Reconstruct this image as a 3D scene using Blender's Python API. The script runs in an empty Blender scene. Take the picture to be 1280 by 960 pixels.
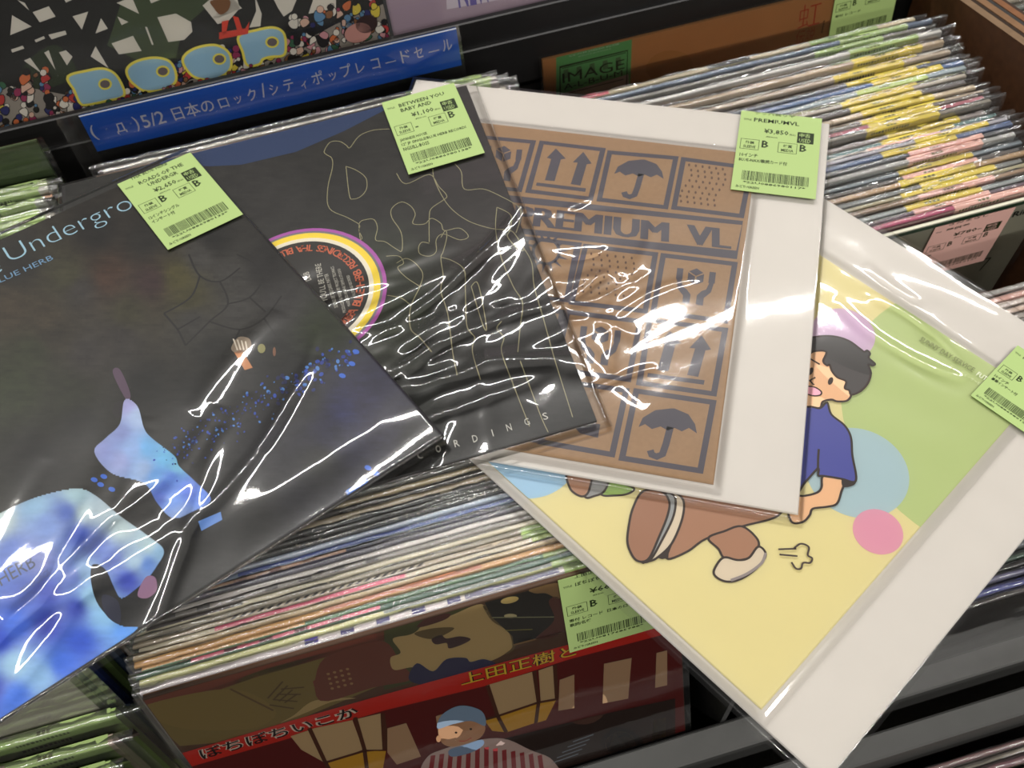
import bpy, math, random
from mathutils import Vector, Matrix, noise
random.seed(7)
# ---------------------------------------------------------------- camera, world, light
SC = bpy.context.scene
FPX, CX, CY = 1224.0, 640.0, 480.0
CAM = Vector((0.196, -0.1947, 0.5432))
BX = Vector((0.9622, -0.2651, -0.0627)); BY = Vector((-0.2580, -0.8130, -0.5220)); BZ = Vector((0.0874, 0.5185, -0.8506))
cd = bpy.data.cameras.new('camera'); cam = bpy.data.objects.new('camera', cd); SC.collection.objects.link(cam)
cd.sensor_width = 36.0; cd.lens = 36.0 * FPX / 1280.0; cd.clip_start = 0.01
cd.dof.use_dof = True; cd.dof.focus_distance = 0.60; cd.dof.aperture_fstop = 14.0
M = Matrix((BX, -BY, -BZ)).transposed().to_4x4(); M.translation = CAM
cam.matrix_world = M.to_4x4(); SC.camera = cam
SC.view_settings.view_transform = 'Standard'; SC.view_settings.look = 'None'
SC.view_settings.exposure = -0.4; SC.view_settings.gamma = 1.0; SC.view_settings.use_curve_mapping = False
SC.cycles.transparent_max_bounces = 32
w = bpy.data.worlds.new('shop_interior'); SC.world = w; w.use_nodes = True
w.node_tree.nodes['Background'].inputs[0].default_value = (1.0, 0.98, 0.95, 1)
w.node_tree.nodes['Background'].inputs[1].default_value = 0.11
def tube_lamp(name, loc, sx, sy, e, col=(1.0, 0.965, 0.92)):
    l = bpy.data.lights.new(name, 'AREA'); l.shape = 'RECTANGLE'; l.size = sx; l.size_y = sy; l.energy = e; l.color = col
    o = bpy.data.objects.new(name, l); o.location = loc; SC.collection.objects.link(o); return o
# the shop's ceiling tubes: alike rows 2.33 m apart, about 2.95 m above the floor; the nearest ahead is the one mirrored in the sleeves
for row_y in (-3.28, -0.95, 1.38, 3.71): tube_lamp('ceiling_tube_lamp_offscreen', (0.45, row_y, 2.05), 3.6, 0.05, 82)

# ---------------------------------------------------------------- helpers
def ray(x, y): return BX * ((x - CX) / FPX) + BY * ((y - CY) / FPX) + BZ
def at(x, y, axis, val):
    d = ray(x, y); return CAM + d * ((val - CAM[axis]) / d[axis])
def on_plane(x, y, P, N):
    d = ray(x, y); return CAM + d * ((P - CAM).dot(N) / d.dot(N))
def lin(c):
    r = []
    for v in c[:3]:
        v /= 255.0; r.append(v / 12.92 if v <= 0.04045 else ((v + 0.055) / 1.055) ** 2.4)
    return (r[0], r[1], r[2], 1.0)
MATS = {}
def mat(key, col=None, rough=0.5, spec=0.4, metal=0.0, grain=0.04, scale=60.0, bump=0.0):
    k = key if col is None else '%s_%d_%d_%d' % ((key,) + tuple(col))
    if k in MATS: return MATS[k]
    m = bpy.data.materials.new(k); m.use_nodes = True; nt = m.node_tree; b = nt.nodes['Principled BSDF']
    c = lin(col); n = nt.nodes.new('ShaderNodeTexNoise'); n.inputs['Scale'].default_value = scale; n.inputs['Detail'].default_value = 3
    tc = nt.nodes.new('ShaderNodeTexCoord'); nt.links.new(tc.outputs['Object'], n.inputs['Vector'])
    mx = nt.nodes.new('ShaderNodeMix'); mx.data_type = 'RGBA'
    mx.inputs['A'].default_value = tuple(v * (1 - grain) for v in c[:3]) + (1,)
    mx.inputs['B'].default_value = tuple(min(1, v * (1 + grain)) for v in c[:3]) + (1,)
    nt.links.new(n.outputs['Fac'], mx.inputs['Factor']); nt.links.new(mx.outputs['Result'], b.inputs['Base Color'])
    b.inputs['Roughness'].default_value = rough; b.inputs['Specular IOR Level'].default_value = spec; b.inputs['Metallic'].default_value = metal
    if bump:
        bp = nt.nodes.new('ShaderNodeBump'); bp.inputs['Strength'].default_value = bump; bp.inputs['Distance'].default_value = 0.001
        nt.links.new(n.outputs['Fac'], bp.inputs['Height']); nt.links.new(bp.outputs['Normal'], b.inputs['Normal'])
    MATS[k] = m; return m
def print_mat():
    if 'ink' in MATS: return MATS['ink']
    m = bpy.data.materials.new('printed_ink'); m.use_nodes = True; nt = m.node_tree; b = nt.nodes['Principled BSDF']
    a = nt.nodes.new('ShaderNodeAttribute'); a.attribute_name = 'Col'
    nt.links.new(a.outputs['Color'], b.inputs['Base Color']); b.inputs['Roughness'].default_value = 0.5; b.inputs['Specular IOR Level'].default_value = 0.25
    MATS['ink'] = m; return m
def film_mat(name='clear_film', gain=1.6, base=0.0, rough=0.055, milk=0.003, soft=0.25):
    if name in MATS: return MATS[name]
    m = bpy.data.materials.new(name); m.use_nodes = True; nt = m.node_tree; nt.nodes.remove(nt.nodes['Principled BSDF'])
    out = nt.nodes['Material Output']; tr = nt.nodes.new('ShaderNodeBsdfTransparent'); tr.inputs[0].default_value = (0.97, 0.97, 0.96, 1)
    gl = nt.nodes.new('ShaderNodeBsdfGlossy'); gl.inputs['Roughness'].default_value = rough
    g2 = nt.nodes.new('ShaderNodeBsdfGlossy'); g2.inputs['Roughness'].default_value = 0.30; gm = nt.nodes.new('ShaderNodeMixShader'); gm.inputs[0].default_value = soft
    nt.links.new(gl.outputs[0], gm.inputs[1]); nt.links.new(g2.outputs[0], gm.inputs[2])
    fr = nt.nodes.new('ShaderNodeFresnel'); fr.inputs['IOR'].default_value = 1.5
    ma = nt.nodes.new('ShaderNodeMath'); ma.operation = 'MULTIPLY_ADD'; ma.inputs[1].default_value = gain; ma.inputs[2].default_value = base; ma.use_clamp = True
    nt.links.new(fr.outputs[0], ma.inputs[0])
    df = nt.nodes.new('ShaderNodeBsdfDiffuse'); df.inputs[0].default_value = (0.8, 0.8, 0.78, 1)
    m1 = nt.nodes.new('ShaderNodeMixShader'); m1.inputs[0].default_value = milk
    nt.links.new(tr.outputs[0], m1.inputs[1]); nt.links.new(df.outputs[0], m1.inputs[2])
    m2 = nt.nodes.new('ShaderNodeMixShader'); nt.links.new(ma.outputs[0], m2.inputs[0]); nt.links.new(m1.outputs[0], m2.inputs[1]); nt.links.new(gm.outputs[0], m2.inputs[2])
    nz = nt.nodes.new('ShaderNodeTexNoise'); nz.inputs['Scale'].default_value = 90; tc = nt.nodes.new('ShaderNodeTexCoord'); nt.links.new(tc.outputs['Object'], nz.inputs['Vector'])
    bp = nt.nodes.new('ShaderNodeBump'); bp.inputs['Strength'].default_value = 0.05; bp.inputs['Distance'].default_value = 0.001
    nt.links.new(nz.outputs['Fac'], bp.inputs['Height']); nt.links.new(bp.outputs['Normal'], gl.inputs['Normal'])
    nt.links.new(m2.outputs[0], out.inputs[0]); MATS[name] = m; return m

def link(o, parent=None):
    SC.collection.objects.link(o)
    if parent is not None: o.parent = parent
    return o
def obj(name, verts, faces, m, parent=None, smooth=False):
    me = bpy.data.meshes.new(name); me.from_pydata([tuple(v) for v in verts], [], faces); me.update()
    if smooth: me.polygons.foreach_set('use_smooth', [True] * len(me.polygons))
    me.materials.append(m); return link(bpy.data.objects.new(name, me), parent)
def share(name, me, m, parent):
    o = bpy.data.objects.new(name, me)
    if not me.materials: me.materials.append(None)
    o.material_slots[0].link = 'OBJECT'; o.material_slots[0].material = m
    return link(o, parent)
def tag(o, label, cat, group=None):
    o['label'] = label; o['category'] = cat
    if group: o['group'] = group
    return o
def thing(name, label, cat, mw, group=None):
    o = bpy.data.objects.new(name, None); o.empty_display_size = 0.02; o.matrix_world = mw
    link(o); return tag(o, label, cat, group)
def basis(O, X, Y, Z):
    m = Matrix((X, Y, Z)).transposed().to_4x4(); m.translation = O; return m
def box_geo(x0, x1, y0, y1, z0, z1, ch=0.0):
    """box with chamfered top and bottom rims"""
    if ch <= 0:
        v = [(x, y, z) for z in (z0, z1) for y in (y0, y1) for x in (x0, x1)]
        return v, [(0, 2, 3, 1), (4, 5, 7, 6), (0, 1, 5, 4), (2, 6, 7, 3), (0, 4, 6, 2), (1, 3, 7, 5)]
    v = []
    for z, c in ((z0, ch), (z0 + ch, 0), (z1 - ch, 0), (z1, ch)):
        v += [(x0 + c, y0 + c, z), (x1 - c, y0 + c, z), (x1 - c, y1 - c, z), (x0 + c, y1 - c, z)]
    f = [(3, 2, 1, 0), (12, 13, 14, 15)]
    for k in range(3):
        a = 4 * k
        for i in range(4): f.append((a + i, a + (i + 1) % 4, a + 4 + (i + 1) % 4, a + 4 + i))
    return v, f
def box(name, m, parent, *a, ch=0.0):
    v, f = box_geo(*a, ch=ch); return obj(name, v, f, m, parent)

# ---------------------------------------------------------------- flat print
GLYPH = {}
def text_geo(body, bold=0.0, spacing=1.0, res=2):
    k = (body, bold, spacing, res)
    if k in GLYPH: return GLYPH[k]
    cu = bpy.data.curves.new('t', 'FONT'); cu.body = body; cu.size = 1.0; cu.resolution_u = res; cu.offset = bold; cu.space_character = spacing; cu.dimensions = '2D'; cu.fill_mode = 'BOTH'
    o = bpy.data.objects.new('t', cu); SC.collection.objects.link(o)
    dg = bpy.context.evaluated_depsgraph_get(); me = o.evaluated_get(dg).to_mesh()
    vs = [(v.co.x, v.co.y) for v in me.vertices]; fs = [tuple(p.vertices) for p in me.polygons]
    o.evaluated_get(dg).to_mesh_clear(); bpy.data.objects.remove(o); bpy.data.curves.remove(cu)
    if vs:
        x0 = min(v[0] for v in vs); x1 = max(v[0] for v in vs); y0 = min(v[1] for v in vs); y1 = max(v[1] for v in vs)
        vs = [((x - x0) / max(x1 - x0, 1e-6), (y - y0) / max(y1 - y0, 1e-6)) for x, y in vs]
        asp = (x1 - x0) / max(y1 - y0, 1e-6)
    else: asp = 1
    GLYPH[k] = (vs, fs, asp); return GLYPH[k]
def smooth_pts(p, closed=True, n=5):
    out = []; L = len(p)
    for i in range(L if closed else L - 1):
        g = lambda j: Vector(p[j % L]) if closed else Vector(p[max(0, min(L - 1, j))])
        a, b, c, d = g(i - 1), g(i), g(i + 1), g(i + 2)
        for k in range(n):
            t = k / n
            out.append(0.5 * ((2 * b) + (c - a) * t + (2 * a - 5 * b + 4 * c - d) * t * t + (3 * b - a - 3 * c + d) * t ** 3))
    if not closed: out.append(Vector(p[-1]))
    return [(q.x, q.y) for q in out]
def ell(cx, cy, rx, ry=None, rot=0.0, n=28):
    ry = ry or rx; c, s = math.cos(rot), math.sin(rot)
    return [(cx + rx * math.cos(t) * c - ry * math.sin(t) * s, cy + rx * math.cos(t) * s + ry * math.sin(t) * c) for t in [2 * math.pi * i / n for i in range(n)]]
class Art:
    """flat ink shapes in a plane; q turns the given 2-D points into metres on that plane"""
    DZ = 0.00004
    def __init__(s, q=None): s.v = []; s.f = []; s.c = []; s.q = q or (lambda p: p); s.lay = 0
    def add(s, pts, faces, col, uvs=False):
        b = len(s.v); z = s.lay * s.DZ
        s.v += [(p[0], p[1], z) for p in pts]
        c = col if isinstance(col[0], float) else lin(col)
        for f in faces: s.f.append(tuple(b + i for i in f)); s.c.append(c)
    def up(s, k=1): s.lay += k; return s
    def poly(s, pts, col, sm=False, clip=None):
        if sm: pts = smooth_pts(pts)
        pts = [s.q(p) for p in pts]
        if clip: pts = clip_rect(pts, clip)
        if len(pts) < 3: return
        a = sum(pts[i][0] * pts[(i + 1) % len(pts)][1] - pts[(i + 1) % len(pts)][0] * pts[i][1] for i in range(len(pts)))
        if a < 0: pts = pts[::-1]
        s.add(pts, [tuple(range(len(pts)))], col)
    def stroke(s, pts, wd, col, closed=False, sm=False):
        if sm: pts = smooth_pts(pts, closed)
        P = [Vector(s.q(p)) for p in pts]; n = len(P); L = []; 
        for i in range(n):
            a = P[i - 1] if (closed or i > 0) else P[i]; b = P[(i + 1) % n] if (closed or i < n - 1) else P[i]
            d = (b - a); d = d.normalized() if d.length > 1e-9 else Vector((1, 0)); nn = Vector((-d.y, d.x))
            k = 1.0
            if closed or 0 < i < n - 1:
                e = (P[i] - P[i - 1]); e = e.normalized() if e.length > 1e-9 else d; k = 1 / max(0.5, abs(Vector((-e.y, e.x)).dot(nn)))
            L.append((P[i] - nn * wd * 0.5 * k, P[i] + nn * wd * 0.5 * k))
        vs = [q for l in L for q in l]; fs = [(2 * i, 2 * ((i + 1) % n), 2 * ((i + 1) % n) + 1, 2 * i + 1) for i in range(n if closed else n - 1)]
        s.add(vs, fs, col)
    def text(s, body, p0, p1, h, col, bold=0.0, spacing=1.0, res=2, shear=0.0, fat=0.0):
        vs, fs, asp = text_geo(body, bold, spacing, res)
        a = Vector(s.q(p0)); d = Vector(s.q(p1)) - a; e = d.normalized(); n = Vector((-e.y, e.x)) + e * shear
        for k in ((-1, 0, 1) if fat else (0,)): s.add([a + e * (fat * k) + d * x + n * (h * y) for x, y in vs], fs, col); s.lay += 0.4 if fat else 0
    def text_uv(s, body, x, y, h, col, bold=0.0, spacing=1.0, res=1, wd=None):
        vs, fs, asp = text_geo(body, bold, spacing, res); W = wd or asp * h
        s.add([(x + W * a, y + h * b) for a, b in vs], fs, col); return W
    def rect(s, x0, y0, x1, y1, col): s.add([(x0, y0), (x1, y0), (x1, y1), (x0, y1)], [(0, 1, 2, 3)], col)
    def frame(s, x0, y0, x1, y1, t, col):
        s.rect(x0, y0, x1, y0 + t, col); s.rect(x0, y1 - t, x1, y1, col); s.rect(x0, y0 + t, x0 + t, y1 - t, col); s.rect(x1 - t, y0 + t, x1, y1 - t, col)
    def mesh(s, name, mp):
        me = bpy.data.meshes.new(name); me.from_pydata([tuple(mp(*v)) for v in s.v], [], s.f); me.update()
        ca = me.color_attributes.new('Col', 'FLOAT_COLOR', 'CORNER'); data = []
        for p, c in zip(me.polygons, s.c): data += list(c) * p.loop_total
        ca.data.foreach_set('color', data); me.materials.append(print_mat()); return me
    def build(s, name, parent, mp): return link(bpy.data.objects.new(name, s.mesh(name, mp)), parent)
def clip_rect(pts, r):
    x0, y0, x1, y1 = r
    for ax, val, sg in ((0, x0, 1), (0, x1, -1), (1, y0, 1), (1, y1, -1)):
        out = []
        for i in range(len(pts)):
            a, b = pts[i - 1], pts[i]; ia = (a[ax] - val) * sg >= 0; ib = (b[ax] - val) * sg >= 0
            if ia != ib:
                t = (val - a[ax]) / (b[ax] - a[ax]); out.append((a[0] + (b[0] - a[0]) * t, a[1] + (b[1] - a[1]) * t))
            if ib: out.append((b[0], b[1]))
        pts = out
        if not pts: return []
    return pts
def zz(x0, y0, s):
    """points read off an enlarged look at the photograph, back to photograph pixels"""
    return lambda pts: [(x0 + x / s, y0 + y / s) for x, y in pts]
DK = (34, 46, 20)
def sticker_art(a, W, H, info, base=(162, 186, 118), ink=DK):
    """the shop's price sticker, origin at its lower left corner"""
    a.rect(0, 0, W, H, base); a.up()
    y = lambda f: H * (1 - f)
    def T(b, x, fy, h, **k): return a.text_uv(b, x * W, y(fy), h * H, ink, bold=0.02, **k)
    if info.get('artist'): T(info['artist'], 0.17, 0.03, 0.035, wd=0.5 * W)
    T('TITLE', 0.04, 0.12, 0.022)
    for i, t in enumerate(info['title']): T(t, info.get('tx', [0.17, 0.24])[i], 0.130 + 0.07 * i, 0.050, wd=info['tw'][i] * W)
    b = 0.06 * (len(info['title']) - 1)
    T('¥' + info['price'], 0.31, 0.275 + b * 0.6, 0.068, wd=0.30 * W); T('(税込)', 0.62, 0.265 + b * 0.6, 0.025)
    T('(税抜¥%s)' % info['net'], 0.34, 0.32 + b * 0.5, 0.022)
    a.rect(0.72 * W, y(0.345), 0.92 * W, y(0.205), ink); a.up()
    a.text_uv('中古', 0.745 * W, y(0.268), 0.050 * H, base, bold=0.01, wd=0.13 * W); a.text_uv('USED', 0.745 * W, y(0.334), 0.050 * H, base, wd=0.14 * W)
    for x0, t1, t2, g, yy in ((0.04, '外装', 'SLEEVE', info['g'][0], 0.49), (0.50, '盤質', 'MEDIA', info['g'][1], 0.49)):
        a.frame(x0 * W, y(yy), (x0 + 0.23) * W, y(yy - 0.13), 0.006 * W, ink)
        T(t1, x0 + 0.06, yy - 0.068, 0.038, wd=0.11 * W); T(t2, x0 + 0.04, yy - 0.018, 0.034, wd=0.15 * W)
        if g: T(g, x0 + 0.26, yy - 0.04, 0.088 if g == 'B' else 0.014)
    for i, t in enumerate(info['note']): T(t, 0.05, 0.585 + 0.060 * i, 0.046, wd=info['nw'][i] * W)
    yb = H - (H - 0.16 * W); rnd = random.Random(len(info['price']) + int(info['price'].replace(',', '')))
    x = 0.11
    while x < 0.9:
        wd = rnd.choice((0.006, 0.006, 0.012)); a.rect(x * W, 0.130 * H, (x + wd) * W, 0.245 * H, ink); x += wd + rnd.choice((0.006, 0.006, 0.011))
    T0 = info.get('code', '*22U0886980117*'); a.text_uv(T0, 0.13 * W, 0.092 * H, 0.028 * H, ink, bold=0.02, wd=0.74 * W)
    a.text_uv('みどり/GREEN' if base[1] > base[0] else 'ピンク/PINK', 0.05 * W, 0.032 * H, 0.034 * H, ink, bold=0.02, wd=0.28 * W)
def grid_geo(n, m, fn):
    v = [fn(i / n, j / m) for j in range(m + 1) for i in range(n + 1)]
    return v, [(j * (n + 1) + i, j * (n + 1) + i + 1, (j + 1) * (n + 1) + i + 1, (j + 1) * (n + 1) + i) for j in range(m) for i in range(n)]
def sstep(a, b, x):
    t = max(0.0, min(1.0, (x - a) / (b - a))); return t * t * (3 - 2 * t)

import numpy as np
class Creases:
    """sharp folds in clear film: ridges along line segments, in metres on the cover"""
    def __init__(s, seed, n, cx, cy, rx, ry, ang, spread, ln, wd, ht, extra=()):
        r = random.Random(seed); s.L = []
        for _ in range(n):
            x = cx + rx * r.gauss(0, 0.55); y = cy + ry * r.gauss(0, 0.55); t = ang + r.gauss(0, spread); l = ln * r.uniform(0.4, 1.3) / 2
            s.L.append((x - l * math.cos(t), y - l * math.sin(t), x + l * math.cos(t), y + l * math.sin(t), wd * r.uniform(0.7, 1.5), ht * r.uniform(0.5, 1.2) * r.choice((1, 1, -0.7)), r.uniform(-0.12, 0.12)))
        s.L += [tuple(e) for e in extra]
    def grid(s, X, Y):
        Z = np.zeros_like(X)
        for x0, y0, x1, y1, wd, ht, bow in s.L:
            dx, dy = x1 - x0, y1 - y0; l = math.hypot(dx, dy); ex, ey = dx / l, dy / l
            t = ((X - x0) * ex + (Y - y0) * ey) / l; d = -(X - x0) * ey + (Y - y0) * ex - bow * l * 4 * t * (1 - t)
            k = np.clip(t * (1 - t) * 4, 0, 1) ** 0.6
            Z += ht * k * np.exp(-(d / wd) ** 2)
        return Z

def raster(a, CL, poly, ctrl, step=1.6, sm=True, nz=0.10, cw=2.4):
    """photographic tone print: small cells inside an outline, colours blended from sampled tones"""
    sp = smooth_pts(poly) if sm else poly; xs = [q[0] for q in sp]; ys = [q[1] for q in sp]; y = min(ys)
    C = np.array([lin(c)[:3] for _, _, c in ctrl]); XY = np.array([(x, yy) for x, yy, _ in ctrl], float)
    while y < max(ys):
        cr = sorted(sp[i][0] + (y + step / 2 - sp[i][1]) * (sp[(i + 1) % len(sp)][0] - sp[i][0]) / (sp[(i + 1) % len(sp)][1] - sp[i][1]) for i in range(len(sp)) if (sp[i][1] > y + step / 2) != (sp[(i + 1) % len(sp)][1] > y + step / 2))
        for k in range(0, len(cr) - 1, 2):
            x = cr[k]
            while x < cr[k + 1]:
                x2 = min(x + cw, cr[k + 1]); d = ((XY - np.array([(x + x2) / 2, y])) ** 2).sum(1) + 14.0; w_ = d ** -1.6; c = (C * w_[:, None]).sum(0) / w_.sum()
                n_ = 1 + nz * noise.noise(Vector((x * 0.06, y * 0.16, 3.3))) + nz * 0.5 * noise.noise(Vector((x * 0.2, y * 0.3, 9.1))); pts = [a.q(p) for p in ((x, y + step), (x2, y + step), (x2, y), (x, y))]
                pts = clip_rect(pts, CL)
                if len(pts) >= 3: a.add(pts, [tuple(range(len(pts)))], tuple(float(v * n_) for v in c) + (1.0,))
                x = x2
        y += step
# ---------------------------------------------------------------- the rack and its surroundings
BLACK = mat('black_steel', (26, 25, 25), 0.42, 0.5, scale=25, grain=0.2)
DARKIN = mat('black_board', (14, 13, 12), 0.7, 0.2, scale=30, grain=0.2)
fl = box('floor', mat('floor_vinyl', (92, 86, 78), 0.5, 0.4, scale=6, grain=0.15), None, -3.0, 4.0, -1.6, 4.4, -0.92, -0.90); fl['kind'] = 'structure'
rack = thing('record_rack', 'black steel record rack with stepped tiers holding the rows of records', 'rack', Matrix.Translation((0.18, 0.2, -0.90)))
RT = Matrix.Translation((0.18, 0.2, -0.90)).inverted()
def rbox(name, m, *a, ch=0.0):
    o = box(name, m, rack, *a, ch=ch)
    for v in o.data.vertices: v.co = RT @ v.co
    return o
rbox('bin_floor', DARKIN, -0.42, 1.10, -0.066, 0.466, -0.345, -0.325)
rbox('back_panel', DARKIN, -0.42, 1.10, 0.470, 0.482, -0.345, -0.004)
rbox('back_rail', BLACK, -0.42, 1.10, 0.466, 0.472, -0.055, 0.022, ch=0.001)
rbox('back_rail', BLACK, -0.42, 1.10, 0.4625, 0.467, -0.050, -0.003, ch=0.001)
rbox('front_lip', mat('grey_steel', (84, 84, 82), 0.35, 0.5, grain=0.1), -0.42, 1.10, -0.0865, -0.0665, -0.345, -0.200, ch=0.0012)
rbox('front_panel', DARKIN, -0.42, 1.10, -0.0665, -0.0655, -0.345, -0.202)
rbox('tier_riser', DARKIN, -0.42, 1.10, 0.482, 0.80, -0.035, -0.015)
rbox('lower_rail', mat('grey_steel', (84, 84, 82), 0.35, 0.5, grain=0.1), -0.42, 1.10, -0.1205, -0.103, -0.50, -0.200, ch=0.0015)
rbox('lower_bin_floor', DARKIN, -0.42, 1.10, -0.45, -0.103, -0.58, -0.56)
rbox('lower_front_lip', BLACK, -0.42, 1.10, -0.47, -0.45, -0.60, -0.42)
rbox('bin_divider', BLACK, 0.340, 0.344, -0.066, 0.466, -0.345, -0.075)
rbox('bin_divider', BLACK, -0.0335, -0.0300, -0.066, 0.466, -0.345, -0.270)
rbox('cross_divider', DARKIN, 0.345, 0.72, 0.158, 0.163, -0.345, -0.16)
for lx in (-0.40, 1.06):
    for ly in (-0.44, 0.76): rbox('leg', BLACK, lx, lx + 0.03, ly, ly + 0.03, -0.90, -0.345 if ly > 0 else -0.60)
rbox('side_panel', BLACK, -0.425, -0.42, -0.0865, 0.80, -0.62, -0.05)
rbox('side_panel', BLACK, 1.10, 1.105, -0.0865, 0.80, -0.62, -0.05)
# plywood divider beside the full bin: a row of plies standing on edge, its top edge rising to the front
t0, t1 = Vector((0.72, 0.402, -0.019)), Vector((0.72, 0.315, 0.0012)); sl = (t1.z - t0.z) / (t1.y - t0.y)
wd = thing('plywood_divider', 'brown plywood bin divider with layered raw edge beside the tightly packed records', 'divider', Matrix.Translation((0.72, 0.2, -0.325)))
PLY = [(116, 94, 72), (48, 36, 28), (122, 92, 66), (54, 52, 50), (118, 80, 54), (60, 46, 38)]
xx = 0.72
for k, (c, t) in enumerate(zip(PLY, (0.007, 0.0045, 0.0065, 0.0045, 0.006, 0.004))):
    zf = lambda y: t0.z + sl * (y - t0.y) - (0.0008 if k % 2 else 0)
    y0, y1 = 0.10, 0.4615
    v = [(xx, y0, -0.325), (xx + t, y0, -0.325), (xx + t, y1, -0.325), (xx, y1, -0.325), (xx, y0, zf(y0)), (xx + t, y0, zf(y0)), (xx + t, y1, zf(y1)), (xx, y1, zf(y1))]
    v = [Vector(p) - Vector((0.72, 0.2, -0.325)) for p in v]
    m = mat('ply', c, 0.75, 0.2, scale=90, grain=0.3, bump=0.3) if k else mat('ply_face', (74, 46, 26), 0.6, 0.3, scale=120, grain=0.35, bump=0.3)
    obj('ply', v, [(3, 2, 1, 0), (4, 5, 6, 7), (0, 1, 5, 4), (2, 3, 7, 6), (1, 2, 6, 5), (3, 0, 4, 7)], mat('ply', c, 0.75, 0.2, scale=90, grain=0.3, bump=0.3) if k else m, wd); xx += t
# raw top strip of the first ply
v = [(0.72, 0.10), (0.727, 0.10), (0.727, 0.4615), (0.72, 0.4615)]
obj('edge_strip', [Vector((x, y, t0.z + sl * (y - t0.y) + 0.0002)) - Vector((0.72, 0.2, -0.325)) for x, y in v], [(0, 1, 2, 3)], mat('ply', PLY[0], 0.75, 0.2, scale=90, grain=0.3, bump=0.3), wd)

# ---------------------------------------------------------------- the four sleeves laid on top
FILM = film_mat()
class Laid:
    def __init__(s, name, label, corner, U, V, N, side, z_top):
        """corner: top-right corner on the cover's upper face; z_top: local height of that face above the underside"""
        s.U, s.V, s.N, s.side, s.h = U, V, N, side, z_top
        s.O = corner - U * (side / 2) - V * (side / 2) - N * z_top
        s.root = thing(name, label, 'record', basis(s.O, U, V, N), 'sleeved records laid across the bins')
    def uv(s, p, h=None):
        P = s.O + s.N * (s.h if h is None else h); q = on_plane(p[0], p[1], P, s.N) - P
        return (q.dot(s.U), q.dot(s.V))
    def slab(s, name, m, x0, x1, y0, y1, z0, z1, ch=0.0006): return box(name, m, s.root, x0, x1, y0, y1, z0, z1, ch=ch)
    def art(s, a, name, h, parent=None):
        return a.build(name, parent or s.root, lambda u, v, z: (u, v, h + z))
    def film(s, x0, x1, y0, y1, hf, n=150, name='plastic_sleeve', m=None, cr=None):
        """hf(u, v) is the film's height; the rim folds down to the underside"""
        ax = np.linspace(x0, x1, n + 1); ay = np.linspace(y0, y1, n + 1); Xg, Yg = np.meshgrid(ax, ay)
        Zc = cr.grid(Xg, Yg) if cr else np.zeros_like(Xg)
        def fn(a, b):
            u = x0 + (x1 - x0) * a; v = y0 + (y1 - y0) * b
            e = min(u - x0, x1 - u, v - y0, y1 - v); k = sstep(0, 0.0032, e)
            return (u, v, 0.0004 + (hf(u, v) + float(Zc[round(b * n), round(a * n)]) - 0.0004) * math.sqrt(max(0, k)))
        v, f = grid_geo(n, n, fn); return obj(name, v, f, m or FILM, s.root, smooth=True)
    def sticker(s, px, h, info):
        """px: the sticker's four corners in the photograph: top left, top right, bottom right, bottom left"""
        tl, tr, br, bl = [Vector(s.uv(p, h)) for p in px]
        W = ((tr - tl).length + (br - bl).length) / 2; H = ((tl - bl).length + (tr - br).length) / 2
        X = ((tr - tl) + (br - bl)).normalized(); Y = Vector((-X.y, X.x)); c = (tl + tr + br + bl) / 4; o = c - X * W / 2 - Y * H / 2
        a = Art(); sticker_art(a, W, H, info)
        st = box('price_sticker', mat('sticker_paper', (162, 186, 118), 0.6, 0.2), s.root, 0, W, 0, H, 0, 0.0002)
        for vx in st.data.vertices: q = o + X * vx.co.x + Y * vx.co.y; vx.co = (q.x, q.y, h + vx.co.z)
        a.build('sticker_print', st, lambda u, v, z: (*(o + X * u + Y * v), h + 0.00024 + z))
def unit(v): return v.normalized()
def wrinkle(u, v, seed, sc, ang=0.0, st=1.0):
    c, s = math.cos(ang), math.sin(ang); a = (u * c + v * s) * sc; b = (-u * s + v * c) * sc * st
    return noise.noise(Vector((a + seed * 7.3, b - seed * 3.1, seed)))
def ridge(u, v, seed, sc, ang=0.0, st=1.0):
    return (1 - abs(wrinkle(u, v, seed, sc, ang, st)) * 2.2)

# --- S4: pale yellow cover with running boy, in a white-boarded sleeve (lowest of the four)
Z4 = 0.0065
L4, B4 = at(592, 577, 2, Z4), at(1032, 979, 2, Z4); U4 = unit(B4 - L4); N4 = Vector((0, 0, 1)); V4 = N4.cross(U4)
TR4 = B4 + V4 * 0.3185
s4 = Laid('yellow_cartoon_record', 'record with pale yellow and green cartoon boy cover in a white-boarded clear sleeve', TR4, U4, V4, N4, 0.3185, 0.0035)
H = 0.3185 / 2
s4.slab('backing_board', mat('white_board', (214, 209, 203), 0.55, 0.3, grain=0.02), -H, H, -H, H, 0.0003, 0.0020)
bc = s4.uv((952, 887)); rc = s4.uv((1280, 483)); SD = Vector((rc[0] - bc[0], rc[1] - bc[1])).length
x1c, y0c = bc[0], bc[1]; x0c, y1c = x1c - SD, y0c + SD
s4.slab('jacket', mat('yellow_card', (222, 211, 156), 0.45, 0.4, grain=0.01), x0c, x1c, y0c, y1c, 0.0020, 0.0035)
a = Art(s4.uv); CL = (x0c, y0c, x1c, y1c)
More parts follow.
